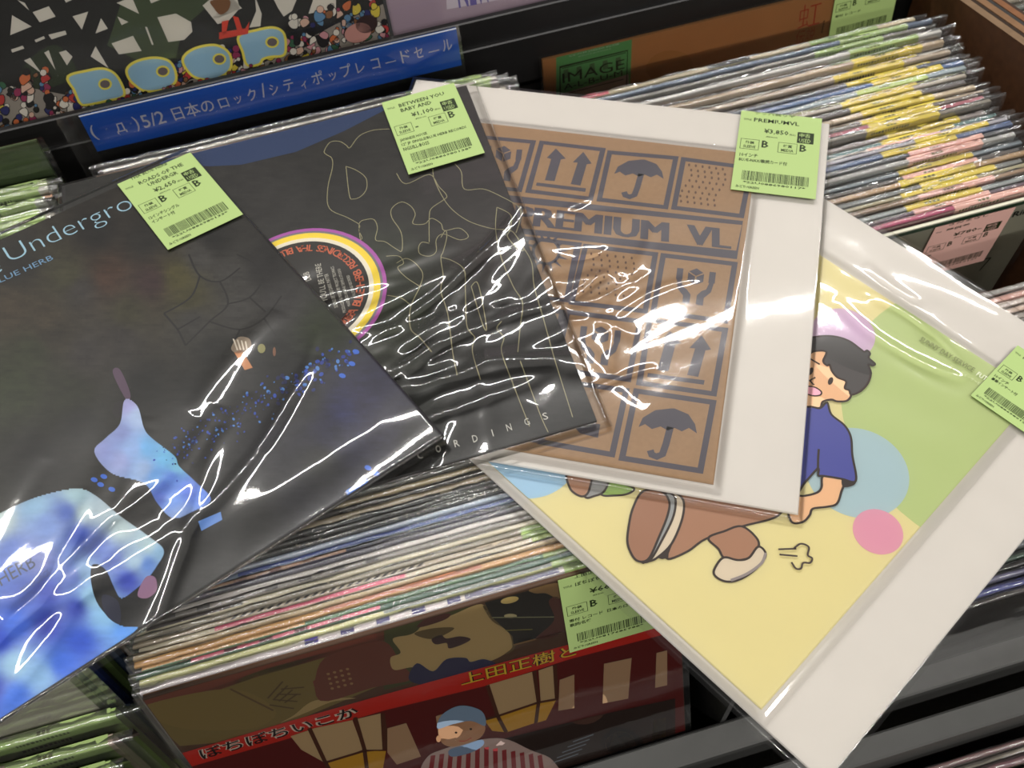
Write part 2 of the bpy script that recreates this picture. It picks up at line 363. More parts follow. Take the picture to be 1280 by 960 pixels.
def circ3(a, p, q, r, col, clip):
    (ax, ay), (bx, by), (cx, cy) = a.q(p), a.q(q), a.q(r); d = 2 * (ax * (by - cy) + bx * (cy - ay) + cx * (ay - by))
    ux = ((ax * ax + ay * ay) * (by - cy) + (bx * bx + by * by) * (cy - ay) + (cx * cx + cy * cy) * (ay - by)) / d
    uy = ((ax * ax + ay * ay) * (cx - bx) + (bx * bx + by * by) * (ax - cx) + (cx * cx + cy * cy) * (bx - ax)) / d
    R = math.hypot(ax - ux, ay - uy); qq = a.q; a.q = lambda p: p; a.poly(ell(ux, uy, R, n=64), col, clip=clip); a.q = qq; return ux, uy, R
circ3(a, (1118, 380), (1052, 510), (1142, 653), (184, 198, 138), CL); a.up()
circ3(a, (1016, 424), (1055, 386), (1094, 424), (206, 180, 206), CL)
circ3(a, (1080, 537), (1136, 592), (1070, 647), (172, 194, 200), CL); a.up()
circ3(a, (1067, 668), (1098, 637), (1129, 668), (218, 156, 176), CL)
circ3(a, (653, 623), (707, 605), (600, 560), (164, 198, 222), CL); a.up()
OL = (62, 52, 48); SKIN = (228, 186, 146); BRN = (172, 130, 104); pw = 0.00135
zb, zc = zz(680, 560, 3.556), zz(990, 400, 3.694)
def shape(pts, col, o=True, wd=pw, sm=True):
    a.poly(pts, col, sm=sm, clip=CL); a.up()
    if o: a.stroke(pts, wd, OL, closed=True, sm=sm); a.up()
shape(zb([(250, 100), (330, 150), (400, 180), (370, 205), (310, 212), (255, 208), (250, 160)]), (160, 190, 110))
shape(zb([(180, 100), (285, 120), (270, 190), (225, 214), (180, 214)]), (150, 150, 150))
shape(zb([(105, 110), (205, 115), (200, 190), (175, 216), (140, 205), (113, 175)]), BRN)
shape(zb([(600, 205), (760, 180), (1050, 250), (1050, 292), (1000, 320), (880, 350), (720, 405), (640, 460), (550, 495), (560, 440), (610, 320)]), BRN)
shape(zb([(730, 402), (800, 372), (880, 350), (950, 410), (945, 460), (910, 490), (860, 500), (800, 490), (775, 450)]), BRN)
shape(zb([(800, 488), (860, 500), (910, 490), (952, 440), (985, 472), (960, 520), (900, 570), (840, 595), (790, 590), (755, 562), (765, 525)]), (216, 202, 180))
a.stroke(zb([(985, 468), (965, 515), (900, 562), (830, 590)]), 0.0016, (150, 140, 140), sm=True); a.up()
shape(zb([(560, 205), (600, 212), (622, 250), (610, 330), (565, 430), (505, 488), (470, 505), (450, 500), (510, 400), (555, 300)]), (216, 202, 180))
shape(zb([(540, 205), (575, 212), (585, 250), (570, 320), (520, 420), (480, 490), (455, 505), (440, 505), (500, 400), (550, 290)]), (158, 160, 160))
shape(zb([(440, 195), (520, 196), (556, 240), (548, 305), (510, 400), (470, 488), (435, 508), (400, 492), (372, 430), (375, 360), (395, 270)]), (164, 122, 98))
a.poly(zb([(500, 490), (555, 450), (552, 492), (525, 497)]), OL); a.up()
shape(zc([(145, 722), (235, 742), (225, 800), (205, 852), (160, 866), (95, 875), (80, 905), (50, 935), (0, 938), (-20, 880), (0, 820), (60, 815), (115, 800), (135, 775)]), SKIN)
shape(zc([(232, 735), (292, 730), (286, 765), (235, 775)]), OL, False)
shape(zc([(60, 398), (125, 412), (160, 385), (180, 440), (240, 490), (270, 545), (277, 630), (294, 722), (284, 752), (230, 738), (145, 724), (120, 722), (118, 690), (60, 752), (10, 796), (-40, 600), (0, 450)]), (84, 88, 162))
a.stroke(zc([(118, 700), (119, 640), (122, 600)]), pw, OL); a.up()
shape(zc([(70, 165), (100, 148), (155, 148), (170, 200), (190, 245), (215, 268), (248, 288), (242, 318), (265, 330), (270, 355), (250, 378), (205, 380), (180, 372), (140, 382), (128, 410), (90, 405), (50, 395), (30, 300)]), SKIN)
shape(zc([(60, 100), (130, 80), (200, 82), (262, 102), (312, 138), (332, 152), (345, 146), (358, 160), (352, 180), (380, 206), (370, 216), (350, 210), (362, 252), (346, 300), (312, 335), (272, 350), (262, 330), (242, 320), (247, 288), (207, 270), (182, 240), (172, 212), (160, 215), (142, 195), (156, 152), (100, 150), (60, 170)]), (74, 71, 70))
a.poly(ell(*zc([(176, 287)])[0], 3.0, 5.0, 0.4), OL); a.poly(ell(*zc([(85, 242)])[0], 2.8, 5.0, 0.4), OL)
a.stroke(zc([(106, 270), (80, 285), (100, 305)]), 0.0011, OL); a.stroke(zc([(82, 184), (126, 210)]), 0.0011, OL); a.up()
shape(zc([(60, 315), (100, 315), (132, 335), (128, 352), (95, 355), (60, 342)]), (222, 160, 176), wd=0.001)
for st in ([(1040, 455), (1120, 452)], [(1045, 478), (1125, 485)], [(1110, 450), (1140, 430), (1175, 445), (1170, 480), (1190, 495), (1180, 515), (1150, 515), (1140, 540), (1118, 540), (1098, 512)]): a.stroke(zb(st), 0.0011, OL, sm=True)
z5 = zz(1120, 330, 4.36)
a.text('SUNNY DAY SERVICE', *z5([(122, 424), (412, 598)]), 0.0040, (116, 122, 84), bold=0.01); a.text('FUTURE KISS', *z5([(432, 612), (600, 716)]), 0.0034, (232, 236, 214))
a.text('サニーデイ・サービス', *z5([(285, 570), (470, 680)]), 0.0026, (200, 208, 166))
s4.art(a, 'printed_artwork', 0.00355)
def h4(u, v):
    d = max(x0c - u, u - x1c, y0c - v, v - y1c); k = 1 - sstep(-0.001, 0.007, d); t = sstep(0.02, 0.13, v + u * 0.2)
    near = sstep(0.045, 0.0, abs(d + 0.005)) * sstep(0.0, 0.06, v)
    return 0.0028 + 0.0019 * k + 0.00075 * (0.25 + t) * wrinkle(u, v, 4, 14, 0.1, 3.0) + 0.00035 * near * wrinkle(u, v, 8, 45, 0.0, 1.2)
s4.film(-H - 0.004, H + 0.003, -H - 0.005, H + 0.007, h4, 220, cr=Creases(4, 5, 0.0, 0.12, 0.09, 0.03, 0.0, 0.12, 0.10, 0.003, 0.0008))
s4.sticker([(1265.3, 429.5), (1345, 478), (1300, 555), (1220, 497)], 0.0055, dict(artist='サニーデイ', title=['FUTURE KISS'], tw=[0.5], price='2,750', net='2,500', g='BB', note=['10インチ', '豪華インサート付'], nw=[0.22, 0.4], code='*22U0886980120*'))

# --- S3: kraft PREMIUM VL ten-inch on a white board
Z3 = 0.0130
TL3, TR3, BR3 = at(526, 97, 2, Z3), at(1037, 148, 2, Z3), at(990, 640, 2, Z3)
U3 = unit(unit(TR3 - TL3) + unit(TR3 - BR3).cross(N4)); V3 = N4.cross(U3); c3 = (TL3 + BR3) / 2; S3W = 0.3205
s3 = Laid('kraft_premium_record', 'brown kraft ten-inch record with packing symbols and PREMIUM VL on a white board', c3 + (U3 + V3) * (S3W / 2), U3, V3, N4, S3W, 0.0042)
H = S3W / 2
s3.slab('backing_board', mat('white_board', (214, 209, 203), 0.55, 0.3, grain=0.02), -H, H, -H, H, 0.0003, 0.0022)
kr = s3.uv((945, 192)); kb = s3.uv((893, 605)); kx = (kr[0] + kb[0]) / 2; ky1, ky0 = kr[1], kb[1]; kx0 = kx - (ky1 - ky0)
s3.slab('jacket', mat('kraft_card', (160, 130, 100), 0.7, 0.2, scale=300, grain=0.12), kx0, kx, ky0, ky1, 0.0022, 0.0042)
a = Art(s3.uv); INK = (82, 78, 88); z7, z8 = zz(590, 150, 3.556), zz(590, 390, 3.556); bw = 0.0037
for q in ([(0, 72), (272, 98), (212, 312), (-60, 285)], [(310, 100), (582, 132), (527, 350), (250, 316)], [(612, 144), (906, 169), (861, 388), (566, 354)], [(940, 174), (1240, 214), (1198, 427), (898, 390)],
          [(-140, 318), (1202, 458), (1176, 600), (-190, 448)], [(245, 525), (472, 553), (420, 803), (185, 770)], [(505, 560), (815, 597), (770, 850), (443, 811)], [(850, 602), (1168, 640), (1126, 895), (806, 851)]):
    a.stroke(z7(q), bw, INK, closed=True)
for q in ([(425, 0), (748, 42), (695, 300), (372, 255)], [(790, 36), (1125, 80), (1075, 364), (744, 316)], [(375, 305), (685, 349), (623, 634), (306, 578)], [(730, 351), (1072, 402), (1015, 706), (667, 650)], [(90, -40), (400, 0), (350, 250), (40, 210)], [(40, 255), (345, 300), (280, 570), (-10, 520)]):
    a.stroke(z8(q), bw, INK, closed=True)
arrows = ([(373, 127), (417, 172), (395, 176), (367, 272), (324, 268), (352, 174), (333, 168)], [(495, 142), (532, 194), (510, 197), (482, 292), (439, 285), (470, 190), (448, 188)], [(288, 278), (507, 304), (503, 320), (284, 292)])
umb = [(632, 240), (648, 208), (695, 182), (752, 176), (768, 176), (820, 196), (845, 230), (852, 262), (822, 243), (795, 255), (768, 243), (742, 252), (715, 238), (682, 247), (657, 230)]
ust = [(752, 240), (735, 300), (722, 334), (700, 342), (682, 335), (676, 320)]
def icon(pls, sts, f):
    for p in pls: a.poly(z7([f(q) for q in p]), INK)
    for p in sts: a.stroke(z7([f(q) for q in p]), 0.0042, INK)
icon(arrows, [], lambda q: q); icon([umb], [ust], lambda q: q)
icon([umb], [ust], lambda q: (870 + (q[0] - 742) * 1.18, 1365 + (q[1] - 240) * 1.29))
icon(arrows, [], lambda q: (925 + (q[0] - 412) * 1.15, 1053 + (q[1] - 220) * 1.24))
for (x0, y0, sx, sy) in ((965, 200, 30, 23), (530, 595, 36, 24)):
    for i in range(6):
        for j in range(8): a.poly(z7(ell(x0 + i * sx - j * 3.5 + 18 * math.sin(j * 0.8), y0 + j * sy + i * 3.8, 5.0, 6.5, n=8)), (96, 72, 58))
def hand(ox, oy, k, flip):
    f = lambda p: (ox + (p[0] if not flip else -p[0]) * k + p[1] * (0.1 if flip else -0.12) * k, oy + (p[1] + p[0] * (0.12 if not flip else -0.12)) * k)
    a.poly(z7([f(p) for p in [(-35, -60), (0, -78), (35, -60), (35, -22), (0, -4), (-35, -22)]]), INK); a.up()
    for q in ([(-35, -60), (0, -42)], [(35, -60), (0, -42)], [(0, -42), (0, -4)]): a.stroke(z7([f(p) for p in q]), 0.0009, (160, 130, 100))
    for sg in (1, -1):
        g = lambda p: f((p[0] * sg, p[1]))
        a.stroke(z7([g(p) for p in [(72, -70), (72, -20)]]), 0.0042, INK); a.poly(z7([g(p) for p in [(62, -20), (82, -20), (74, 20), (46, 48), (46, 82), (14, 82), (14, 40), (34, 18), (52, 10)]]), INK)
hand(990, 738, 1.0, False); hand(135, 190, 0.95, False)
f3 = lambda p: p
for (ox, oy) in ((565, 1000),): hand(ox, oy, 1.05, False)
sunc = (330, 585)
for i in range(14):
    t = -0.5 + i * 0.28 * 1.6; c, s_ = math.cos(t), math.sin(t)
    a.poly(z7([(sunc[0] + 58 * math.cos(t - 0.13), sunc[1] + 58 * math.sin(t - 0.13)), (sunc[0] + 105 * c, sunc[1] + 95 * s_), (sunc[0] + 58 * math.cos(t + 0.13), sunc[1] + 58 * math.sin(t + 0.13))]), INK)
a.stroke(z7(ell(*sunc, 58, 54)), 0.0022, INK, closed=True)
for q in ([(420, 470), (570, 500), (560, 560), (480, 540)],): a.poly(z8(q), INK)
a.text('PREMIUM', *z7([(192, 463), (866, 543)]), 0.0172, INK, bold=0.0, shear=-0.10, fat=0.0014); a.text('VL', *z7([(962, 552), (1143, 574)]), 0.0172, INK, bold=0.0, shear=-0.10, fat=0.0014)
s3.art(a, 'printed_artwork', 0.00425)
def h3(u, v):
    d = max(kx0 - u, u - kx, ky0 - v, v - ky1); k = 1 - sstep(-0.001, 0.006, d)
    c = math.exp(-(((u + 0.01) / 0.10) ** 2 + ((v + 0.02) / 0.08) ** 2))
    return 0.0030 + 0.0022 * k + 0.0010 * (0.15 + c) * wrinkle(u, v, 31, 16, 0.7, 2.2) * k + 0.0006 * (1 - k) * wrinkle(u, v, 35, 9, 0.25, 1.6)
s3.film(-H - 0.004, H + 0.003, -H - 0.005, H + 0.004, h3, 300, cr=Creases(13, 26, -0.02, -0.03, 0.08, 0.08, 0.5, 0.6, 0.09, 0.0034, 0.0008))
s3.sticker([(927, 139), (1028, 148), (1019, 250), (913, 236)], 0.0060, dict(artist='ラッパ我リヤ', title=['PREMIUMVL'], tw=[0.56], price='3,850', net='3,500', g='BB', note=['10インチ', 'BLUE-NAX/歌詞カード付'], nw=[0.22, 0.58]))

# --- S2: black twelve-inch with gold outline figures
Z2 = 0.0200
TR2, BR2 = at(583, 106, 2, Z2), at(746, 525, 2, Z2); V2 = unit(TR2 - BR2); U2 = V2.cross(N4); S2W = (TR2 - BR2).length
s2 = Laid('gold_line_record', 'black twelve-inch record with fine gold outline figures and a ringed centre label', TR2, U2, V2, N4, S2W, 0.0040)
H = S2W / 2
s2.slab('jacket', mat('black_card', (30, 28, 27), 0.4, 0.4, grain=0.15, scale=25), -H, H, -H, H, 0.0004, 0.0040)
a = Art(s2.uv); CL = (-H + 0.0005, -H + 0.0005, H - 0.0005, H - 0.0005); GOLD = (164, 157, 120)
raster(a, CL, [(80, 190), (590, 80), (760, 540), (100, 730)], [(500, 150, (36, 34, 32)), (640, 220, (44, 38, 38)), (620, 300, (46, 40, 39)), (560, 250, (38, 34, 33)), (450, 250, (36, 34, 33)), (400, 200, (32, 30, 28)), (350, 240, (40, 38, 37)), (480, 330, (42, 46, 34)), (500, 400, (42, 47, 32)), (560, 420, (34, 34, 30)), (620, 420, (34, 33, 32)), (680, 420, (34, 33, 32)), (700, 500, (34, 33, 32)), (600, 500, (34, 33, 32)), (520, 500, (34, 36, 32)), (560, 560, (34, 33, 32)), (420, 600, (34, 33, 32)), (670, 300, (40, 36, 36))], step=3.0, sm=False, nz=0.4, cw=3.4); a.up()
a.poly([(200, 205), (262, 208), (302, 206), (370, 190), (430, 164), (500, 128), (480, 110), (200, 180)], (38, 58, 98), clip=CL)
a.up()
za = zz(350, 160, 3.43); gw = 0.0005
for p in ([(470, 5), (400, 10), (340, 35), (300, 85), (285, 75), (255, 58), (215, 62), (190, 100), (200, 115), (222, 130), (225, 170), (205, 260), (212, 345), (290, 385), (340, 415), (338, 440), (352, 470), (345, 482)],
          [(283, 165), (320, 178), (355, 200), (372, 225), (370, 265), (345, 295), (315, 305), (298, 290), (283, 165)],
          [(500, 195), (540, 240), (640, 200), (680, 250), (715, 290), (700, 310), (650, 345), (640, 385), (640, 490)],
          [(655, 175), (665, 230), (720, 330), (800, 395), (900, 430), (985, 440), (1010, 460), (1045, 515), (1035, 525), (1015, 490)], [(750, 155), (778, 190), (790, 262), (870, 262), (940, 290), (1025, 340), (1030, 390), (1012, 450)],
          [(345, 482), (340, 410), (375, 392), (405, 395), (418, 430), (410, 480), (450, 488), (500, 520), (523, 525), (520, 450), (480, 385), (480, 345), (520, 318), (560, 335), (580, 370), (570, 410), (620, 412), (650, 388), (690, 410), (705, 440), (770, 430), (808, 465), (770, 480), (700, 455), (670, 480), (670, 530), (640, 550), (600, 540), (595, 510), (610, 490), (640, 495)],
          [(930, 340), (990, 375), (985, 440), (975, 465), (1010, 510), (1030, 520)], [(930, 340), (925, 440), (950, 560), (1000, 680), (1040, 750), (1030, 850), (1020, 960)], [(1045, 515), (1080, 580), (1090, 680), (1130, 820), (1180, 1000), (1255, 1240)],
          [(690, 470), (710, 440), (715, 470), (700, 530), (690, 560), (700, 640), (690, 700), (720, 800), (740, 960), (760, 1060)], [(690, 555), (740, 570), (790, 610), (795, 700), (800, 840), (820, 880), (835, 900), (825, 960), (860, 1080)],
          [(500, 580), (540, 560), (580, 580), (612, 625), (600, 680), (560, 770), (560, 860), (600, 900), (650, 960)], [(455, 550), (510, 550), (530, 580), (505, 600), (540, 640), (600, 680)], [(820, 680), (850, 670), (885, 850), (870, 845), (820, 680)], [(460, 718), (520, 730), (560, 760)],
          [(950, 830), (930, 860), (960, 900), (950, 960), (1000, 1100), (1070, 1280)], [(1030, 1000), (1075, 1120), (1120, 1240), (1150, 1305)]):
    a.stroke(za(p), gw, GOLD, sm=True)
a.up()
cx, cy, R = circ3(a, (391, 285.5), (483.8, 356), (454.6, 419.5), (176, 92, 176), None); idq = a.q; a.q = lambda p: p
for k, c in ((0.955, (120, 118, 128)), (0.925, (240, 214, 70)), (0.845, (232, 226, 210)), (0.79, (40, 37, 34))): a.up(); a.poly(ell(cx, cy, R * k, n=64), c)
a.up()
def arc_text(txt, r, h, t0, step, col):
    for i, ch in enumerate(txt):
        if ch == ' ': continue
        t = t0 + i * step; c = Vector((cx + r * R * math.cos(t), cy + r * R * math.sin(t))); e = Vector((-math.sin(t), math.cos(t))); n = Vector((-math.cos(t), -math.sin(t)))
        vs, fs, asp = text_geo(ch, 0.01); W = min(asp, 1.0) * h
        a.add([c + e * (W * (x - 0.5)) + n * (h * y) for x, y in vs], fs, col)
ang = lambda p: math.atan2(idq(p)[1] - cy, idq(p)[0] - cx)
arc_text('THA BLUE HERB RECORDINGS THA BLUE HERB RECORDINGS THA BLUE HERB RECORDINGS', 0.735, R * 0.10, ang((442, 404)), 0.0870, (206, 104, 70))
a.q = idq; z6 = zz(300, 270, 5.82)
for t, p, q, h in (("YOU'LL BE THERE", (640, 620), (588, 345), 0.0042), ('SOUND BY TSU DARK MATTER', (715, 665), (640, 420), 0.0026), ('PRODUCED & MIXED BY PROJECT TECHNICS', (782, 700), (690, 365), 0.003), ('MASTERED AT THE TEMPLE STUDIO', (806, 655), (730, 385), 0.002), ('ALL SONGS RECORDED', (842, 580), (795, 432), 0.002), ('DUB', (522, 465), (500, 405), 0.0042)):
    a.text(t, *z6([p, q]), h, (196, 192, 180))
for ch, px, py in zip('RECORDINGS', (480, 503, 526, 549, 572, 595, 617, 637.5, 660, 683), (584, 577, 570, 562, 555, 549, 542, 535, 528, 521)):
    w_ = 3 if ch != 'I' else 0.6; a.text(ch, (px - w_, py + 3.7 + w_ * 0.27), (px + w_, py + 3.7 - w_ * 0.27), 0.0049, (206, 204, 196))
s2.art(a, 'printed_artwork', 0.00406)
def h2(u, v):
    c = math.exp(-(((u - 0.045) / 0.10) ** 2 + ((v + 0.085) / 0.075) ** 2)); t = sstep(0.02, -0.12, v)
    return 0.0052 + 0.0016 * (0.10 + c) * wrinkle(u, v, 21, 14, 0.45, 2.4)  + 0.0005 * wrinkle(u, v, 25, 9, 1.2, 3.0)
s2.film(-H - 0.004, H + 0.0085, -H - 0.005, H + 0.003, h2, 320, cr=Creases(12, 34, 0.05, -0.075, 0.10, 0.07, 0.30, 0.42, 0.24, 0.0050, 0.0015))
s2.sticker([(481, 128.6), (571, 102), (602, 193), (506.6, 218.6)], 0.0070, dict(title=['BETWEEN YOU', 'BABY AND'], tw=[0.62, 0.42], tx=[0.2, 0.2], price='1,100', net='1,000', g='-B', note=['JAPANESE HOUSE', '12" JP SINGLE/BLUE HERB RECORDI', 'NGS/ILL-BOSS'], nw=[0.36, 0.86, 0.34], code='*22U0886980138*'))

# --- S1: dark photographic cover, topmost
BR1 = at(555, 543, 2, 0.0300); N1 = unit(Vector((0.10, 0.05, 1)))
TR1 = on_plane(239, 191, BR1, N1); V1 = unit(TR1 - BR1); U1 = V1.cross(N1); S1W = (TR1 - BR1).length
s1 = Laid('dark_concert_record', 'black twelve-inch record with blue-shirted concert crowd photograph, topmost of the laid sleeves', TR1, U1, V1, N1, S1W, 0.0045)
H = S1W / 2
s1.slab('jacket', mat('black_gloss_card', (30, 28, 26), 0.35, 0.5, grain=0.2, scale=18), -H, H, -H, H, 0.0004, 0.0045)
a = Art(s1.uv); CL = (-H + 0.0005, -H + 0.0005, H - 0.0005, H - 0.0005)
P = lambda pts, c, sm=True: a.poly(pts, c, sm=sm, clip=CL)
raster(a, CL, [(-60, 290), (238, 180), (570, 540), (-60, 960)], [(20, 330, (34, 32, 29)), (10, 385, (64, 55, 43)), (55, 395, (62, 54, 42)), (70, 420, (50, 45, 36)), (40, 440, (46, 50, 33)), (20, 480, (48, 54, 34)), (85, 490, (40, 42, 30)), (100, 360, (56, 52, 50)), (85, 345, (62, 60, 42)), (135, 345, (68, 48, 38)), (110, 440, (54, 50, 48)), (150, 420, (50, 46, 44)), (190, 350, (56, 38, 39)), (222, 345, (72, 67, 34)), (236, 370, (64, 60, 34)), (180, 300, (34, 32, 30)), (120, 290, (30, 28, 27)), (160, 390, (56, 53, 36)), (250, 320, (62, 60, 58)), (290, 340, (58, 56, 54)), (240, 400, (54, 52, 50)), (300, 390, (58, 56, 54)), (350, 380, (50, 48, 48)), (270, 300, (30, 29, 28)), (330, 330, (34, 32, 32)), (270, 440, (36, 36, 34)), (330, 440, (34, 34, 33)), (400, 410, (42, 48, 31)), (350, 480, (30, 30, 30)), (250, 500, (30, 30, 30)), (180, 480, (28, 28, 27)), (100, 530, (27, 26, 25)), (430, 515, (42, 44, 82)), (455, 505, (42, 40, 70)), (480, 530, (38, 36, 56)), (415, 540, (36, 36, 60)), (520, 545, (28, 28, 30)), (400, 575, (29, 29, 30)), (300, 640, (29, 29, 28)), (250, 720, (29, 29, 28)), (50, 570, (29, 28, 27)), (150, 800, (28, 28, 28)), (380, 500, (30, 30, 31))], step=3.0, sm=False, nz=0.35, cw=3.4); a.up()
for q in ([(236, 318), (250, 345), (275, 352), (300, 335)], [(250, 345), (238, 372), (205, 392)], [(275, 352), (285, 380), (262, 402), (232, 432)], [(285, 380), (312, 372), (330, 350)], [(262, 402), (300, 412), (330, 398), (352, 370)], [(330, 398), (345, 420)], [(205, 392), (222, 412), (232, 432)], [(300, 412), (290, 432)], [(312, 372), (332, 390)], [(222, 412), (250, 396)], [(330, 350), (318, 330), (296, 318)]): a.stroke(q, 0.0013, (33, 32, 31), sm=True)
a.up()
P([(141, 466), (150, 462), (163, 492), (158, 500)], (92, 72, 92));
man_pts = [(156, 500), (172, 508), (180, 535), (190, 548), (218, 570), (224, 583), (244, 602), (264, 625), (240, 640), (216, 648), (196, 628), (180, 604), (140, 592), (118, 565), (132, 548), (150, 530)]
man_tone = [(160, 505, (170, 170, 216)), (172, 520, (180, 200, 232)), (150, 540, (146, 158, 206)), (125, 562, (150, 160, 210)), (150, 575, (158, 168, 214)), (165, 560, (150, 178, 222)), (185, 560, (112, 176, 224)), (205, 572, (118, 190, 230)), (220, 583, (130, 196, 226)), (180, 585, (150, 176, 214)), (195, 595, (96, 156, 214)), (215, 596, (100, 140, 220)), (235, 612, (96, 130, 224)), (258, 624, (106, 144, 230)), (215, 625, (120, 160, 230)), (200, 620, (84, 112, 200)), (225, 640, (150, 178, 230)), (205, 608, (84, 120, 206))]
shirt = [(-30, 655), (0, 642), (45, 622), (95, 611), (120, 620), (150, 645), (185, 670), (205, 688), (196, 708), (184, 724), (168, 738), (152, 748), (143, 735), (132, 712), (116, 706), (114, 728), (124, 758), (150, 782), (172, 786), (120, 822), (60, 862), (-20, 912)]
P(ell(150, 512, 9, 11, 0.4, n=16), (38, 34, 36), False); a.up(); raster(a, CL, man_pts, man_tone); a.up()
raster(a, CL, shirt, [(0, 650, (190, 206, 206)), (45, 630, (150, 186, 214)), (95, 617, (170, 200, 210)), (60, 655, (130, 158, 214)), (84, 640, (80, 108, 186)), (105, 640, (176, 196, 200)), (100, 668, (70, 92, 180)), (130, 640, (176, 194, 204)), (150, 660, (184, 204, 206)), (185, 680, (182, 208, 214)), (200, 690, (150, 190, 222)), (170, 700, (170, 196, 214)), (160, 725, (66, 84, 190)), (185, 705, (110, 150, 220)), (140, 700, (120, 140, 210)), (120, 680, (104, 124, 196)), (20, 690, (110, 136, 206)), (50, 700, (128, 140, 196)), (0, 720, (100, 128, 208)), (30, 740, (96, 118, 196)), (60, 740, (84, 100, 190)), (90, 720, (110, 132, 204)), (108, 715, (150, 186, 220)), (116, 745, (160, 206, 232)), (130, 768, (150, 200, 236)), (160, 785, (96, 160, 236)), (95, 760, (60, 80, 180)), (60, 780, (54, 72, 176)), (100, 800, (56, 96, 206)), (20, 780, (80, 120, 220)), (0, 800, (60, 90, 200)), (20, 830, (160, 200, 222)), (50, 845, (150, 190, 226)), (80, 830, (72, 120, 222)), (-10, 860, (66, 88, 190)), (20, 870, (84, 130, 224))]); a.up()
P([(182, 722), (194, 722), (196, 738), (184, 748), (172, 744)], (150, 112, 142)); P([(128, 744), (148, 752), (150, 780), (132, 768)], (40, 42, 60)); a.up()
a.text('HERB', (2, 733), (46, 708), 0.0085, (92, 98, 112)); a.text('RECORDINGS', (30, 742), (64, 718), 0.004, (108, 116, 150))
rn = random.Random(5)
for i in range(260):
    t = rn.random(); x = 205 + t * 230 + rn.gauss(0, 8); y = 572 - t * 130 + rn.gauss(0, 8 + 6 * (1 - t)); r = rn.uniform(0.6, 1.7 if t < 0.6 else 2.6)
    P(ell(x, y, r * 1.3, r, rn.random() * 3, n=7), rn.choice([(52, 82, 180), (40, 60, 146), (84, 136, 210), (34, 46, 108), (30, 36, 80)]), False)
for q in ((118, 600), (126, 606), (130, 596), (140, 612), (445, 440), (440, 455), (428, 470), (460, 585), (470, 592), (355, 690)): P(ell(*q, 4.5, 3.0, 0.3, n=9), (64, 112, 216), False)
P([(432, 614), (458, 598), (462, 606), (436, 622)], (70, 118, 206), False); P([(248, 652), (276, 640), (278, 650), (252, 664)], (106, 150, 222), False)
P([(289, 436), (298, 422), (312, 424), (313, 436), (298, 442)], (150, 134, 116)); P([(293, 441), (302, 437), (316, 460), (306, 463)], (206, 142, 96), False); P(ell(327, 436, 5, 6, n=10), (150, 146, 96), False); P(ell(343, 440, 2, 6, n=8), (132, 92, 70), False); a.up()
for i in range(4): P([(291 + i * 5, 424 + i), (293 + i * 5, 424 + i), (298 + i * 4, 438), (296 + i * 4, 438)], (226, 216, 200), False)
LB = (170, 208, 228)
a.text('Underground', (17, 333.5), (228, 240), 0.0208, LB, bold=-0.019, res=6); a.text('the', (-52, 364), (4, 339), 0.0150, LB, bold=-0.012, res=6)
a.text('THA BLUE HERB', (-46, 374.5), (67.5, 324.5), 0.0050, (120, 160, 196))
for i in range(5): P([(97 + 3 * i, 249.5 - i), (99 + 3 * i, 248.8 - i), (99 + 3 * i, 244 - i), (97 + 3 * i, 245 - i)], (196, 152, 84), False)
s1.art(a, 'printed_artwork', 0.00456)
def h1(u, v):
    t = sstep(0.06, -0.06, v); e = sstep(-H + 0.002, -H + 0.03, v)
    return 0.0056 + 0.0016 * (0.12 + t) * wrinkle(u, v, 41, 11, 0.5, 2.0) * e  + 0.0016 * e * math.exp(-((v + H * 0.72) / 0.05) ** 2) + 0.0003 * wrinkle(u, v, 45, 20, 1.0, 3)
s1.film(-H - 0.004, H + 0.0012, -H - 0.004, H + 0.009, h1, 260, cr=Creases(11, 16, 0.0, -0.085, 0.13, 0.05, 0.35, 0.35, 0.16, 0.0055, 0.0013))
s1.sticker([(146.3, 230.7), (237.8, 190.6), (303.9, 268), (210.3, 312.3)], 0.0068, dict(artist='THA BLUE HERB', title=['ROADS OF THE', 'UNDERGR'], tw=[0.6, 0.4], tx=[0.22, 0.3], price='2,650', net='2,409', g='BB', note=['12インチシングル', 'インサート付'], nw=[0.40, 0.3], code='*22U0886980133*'))
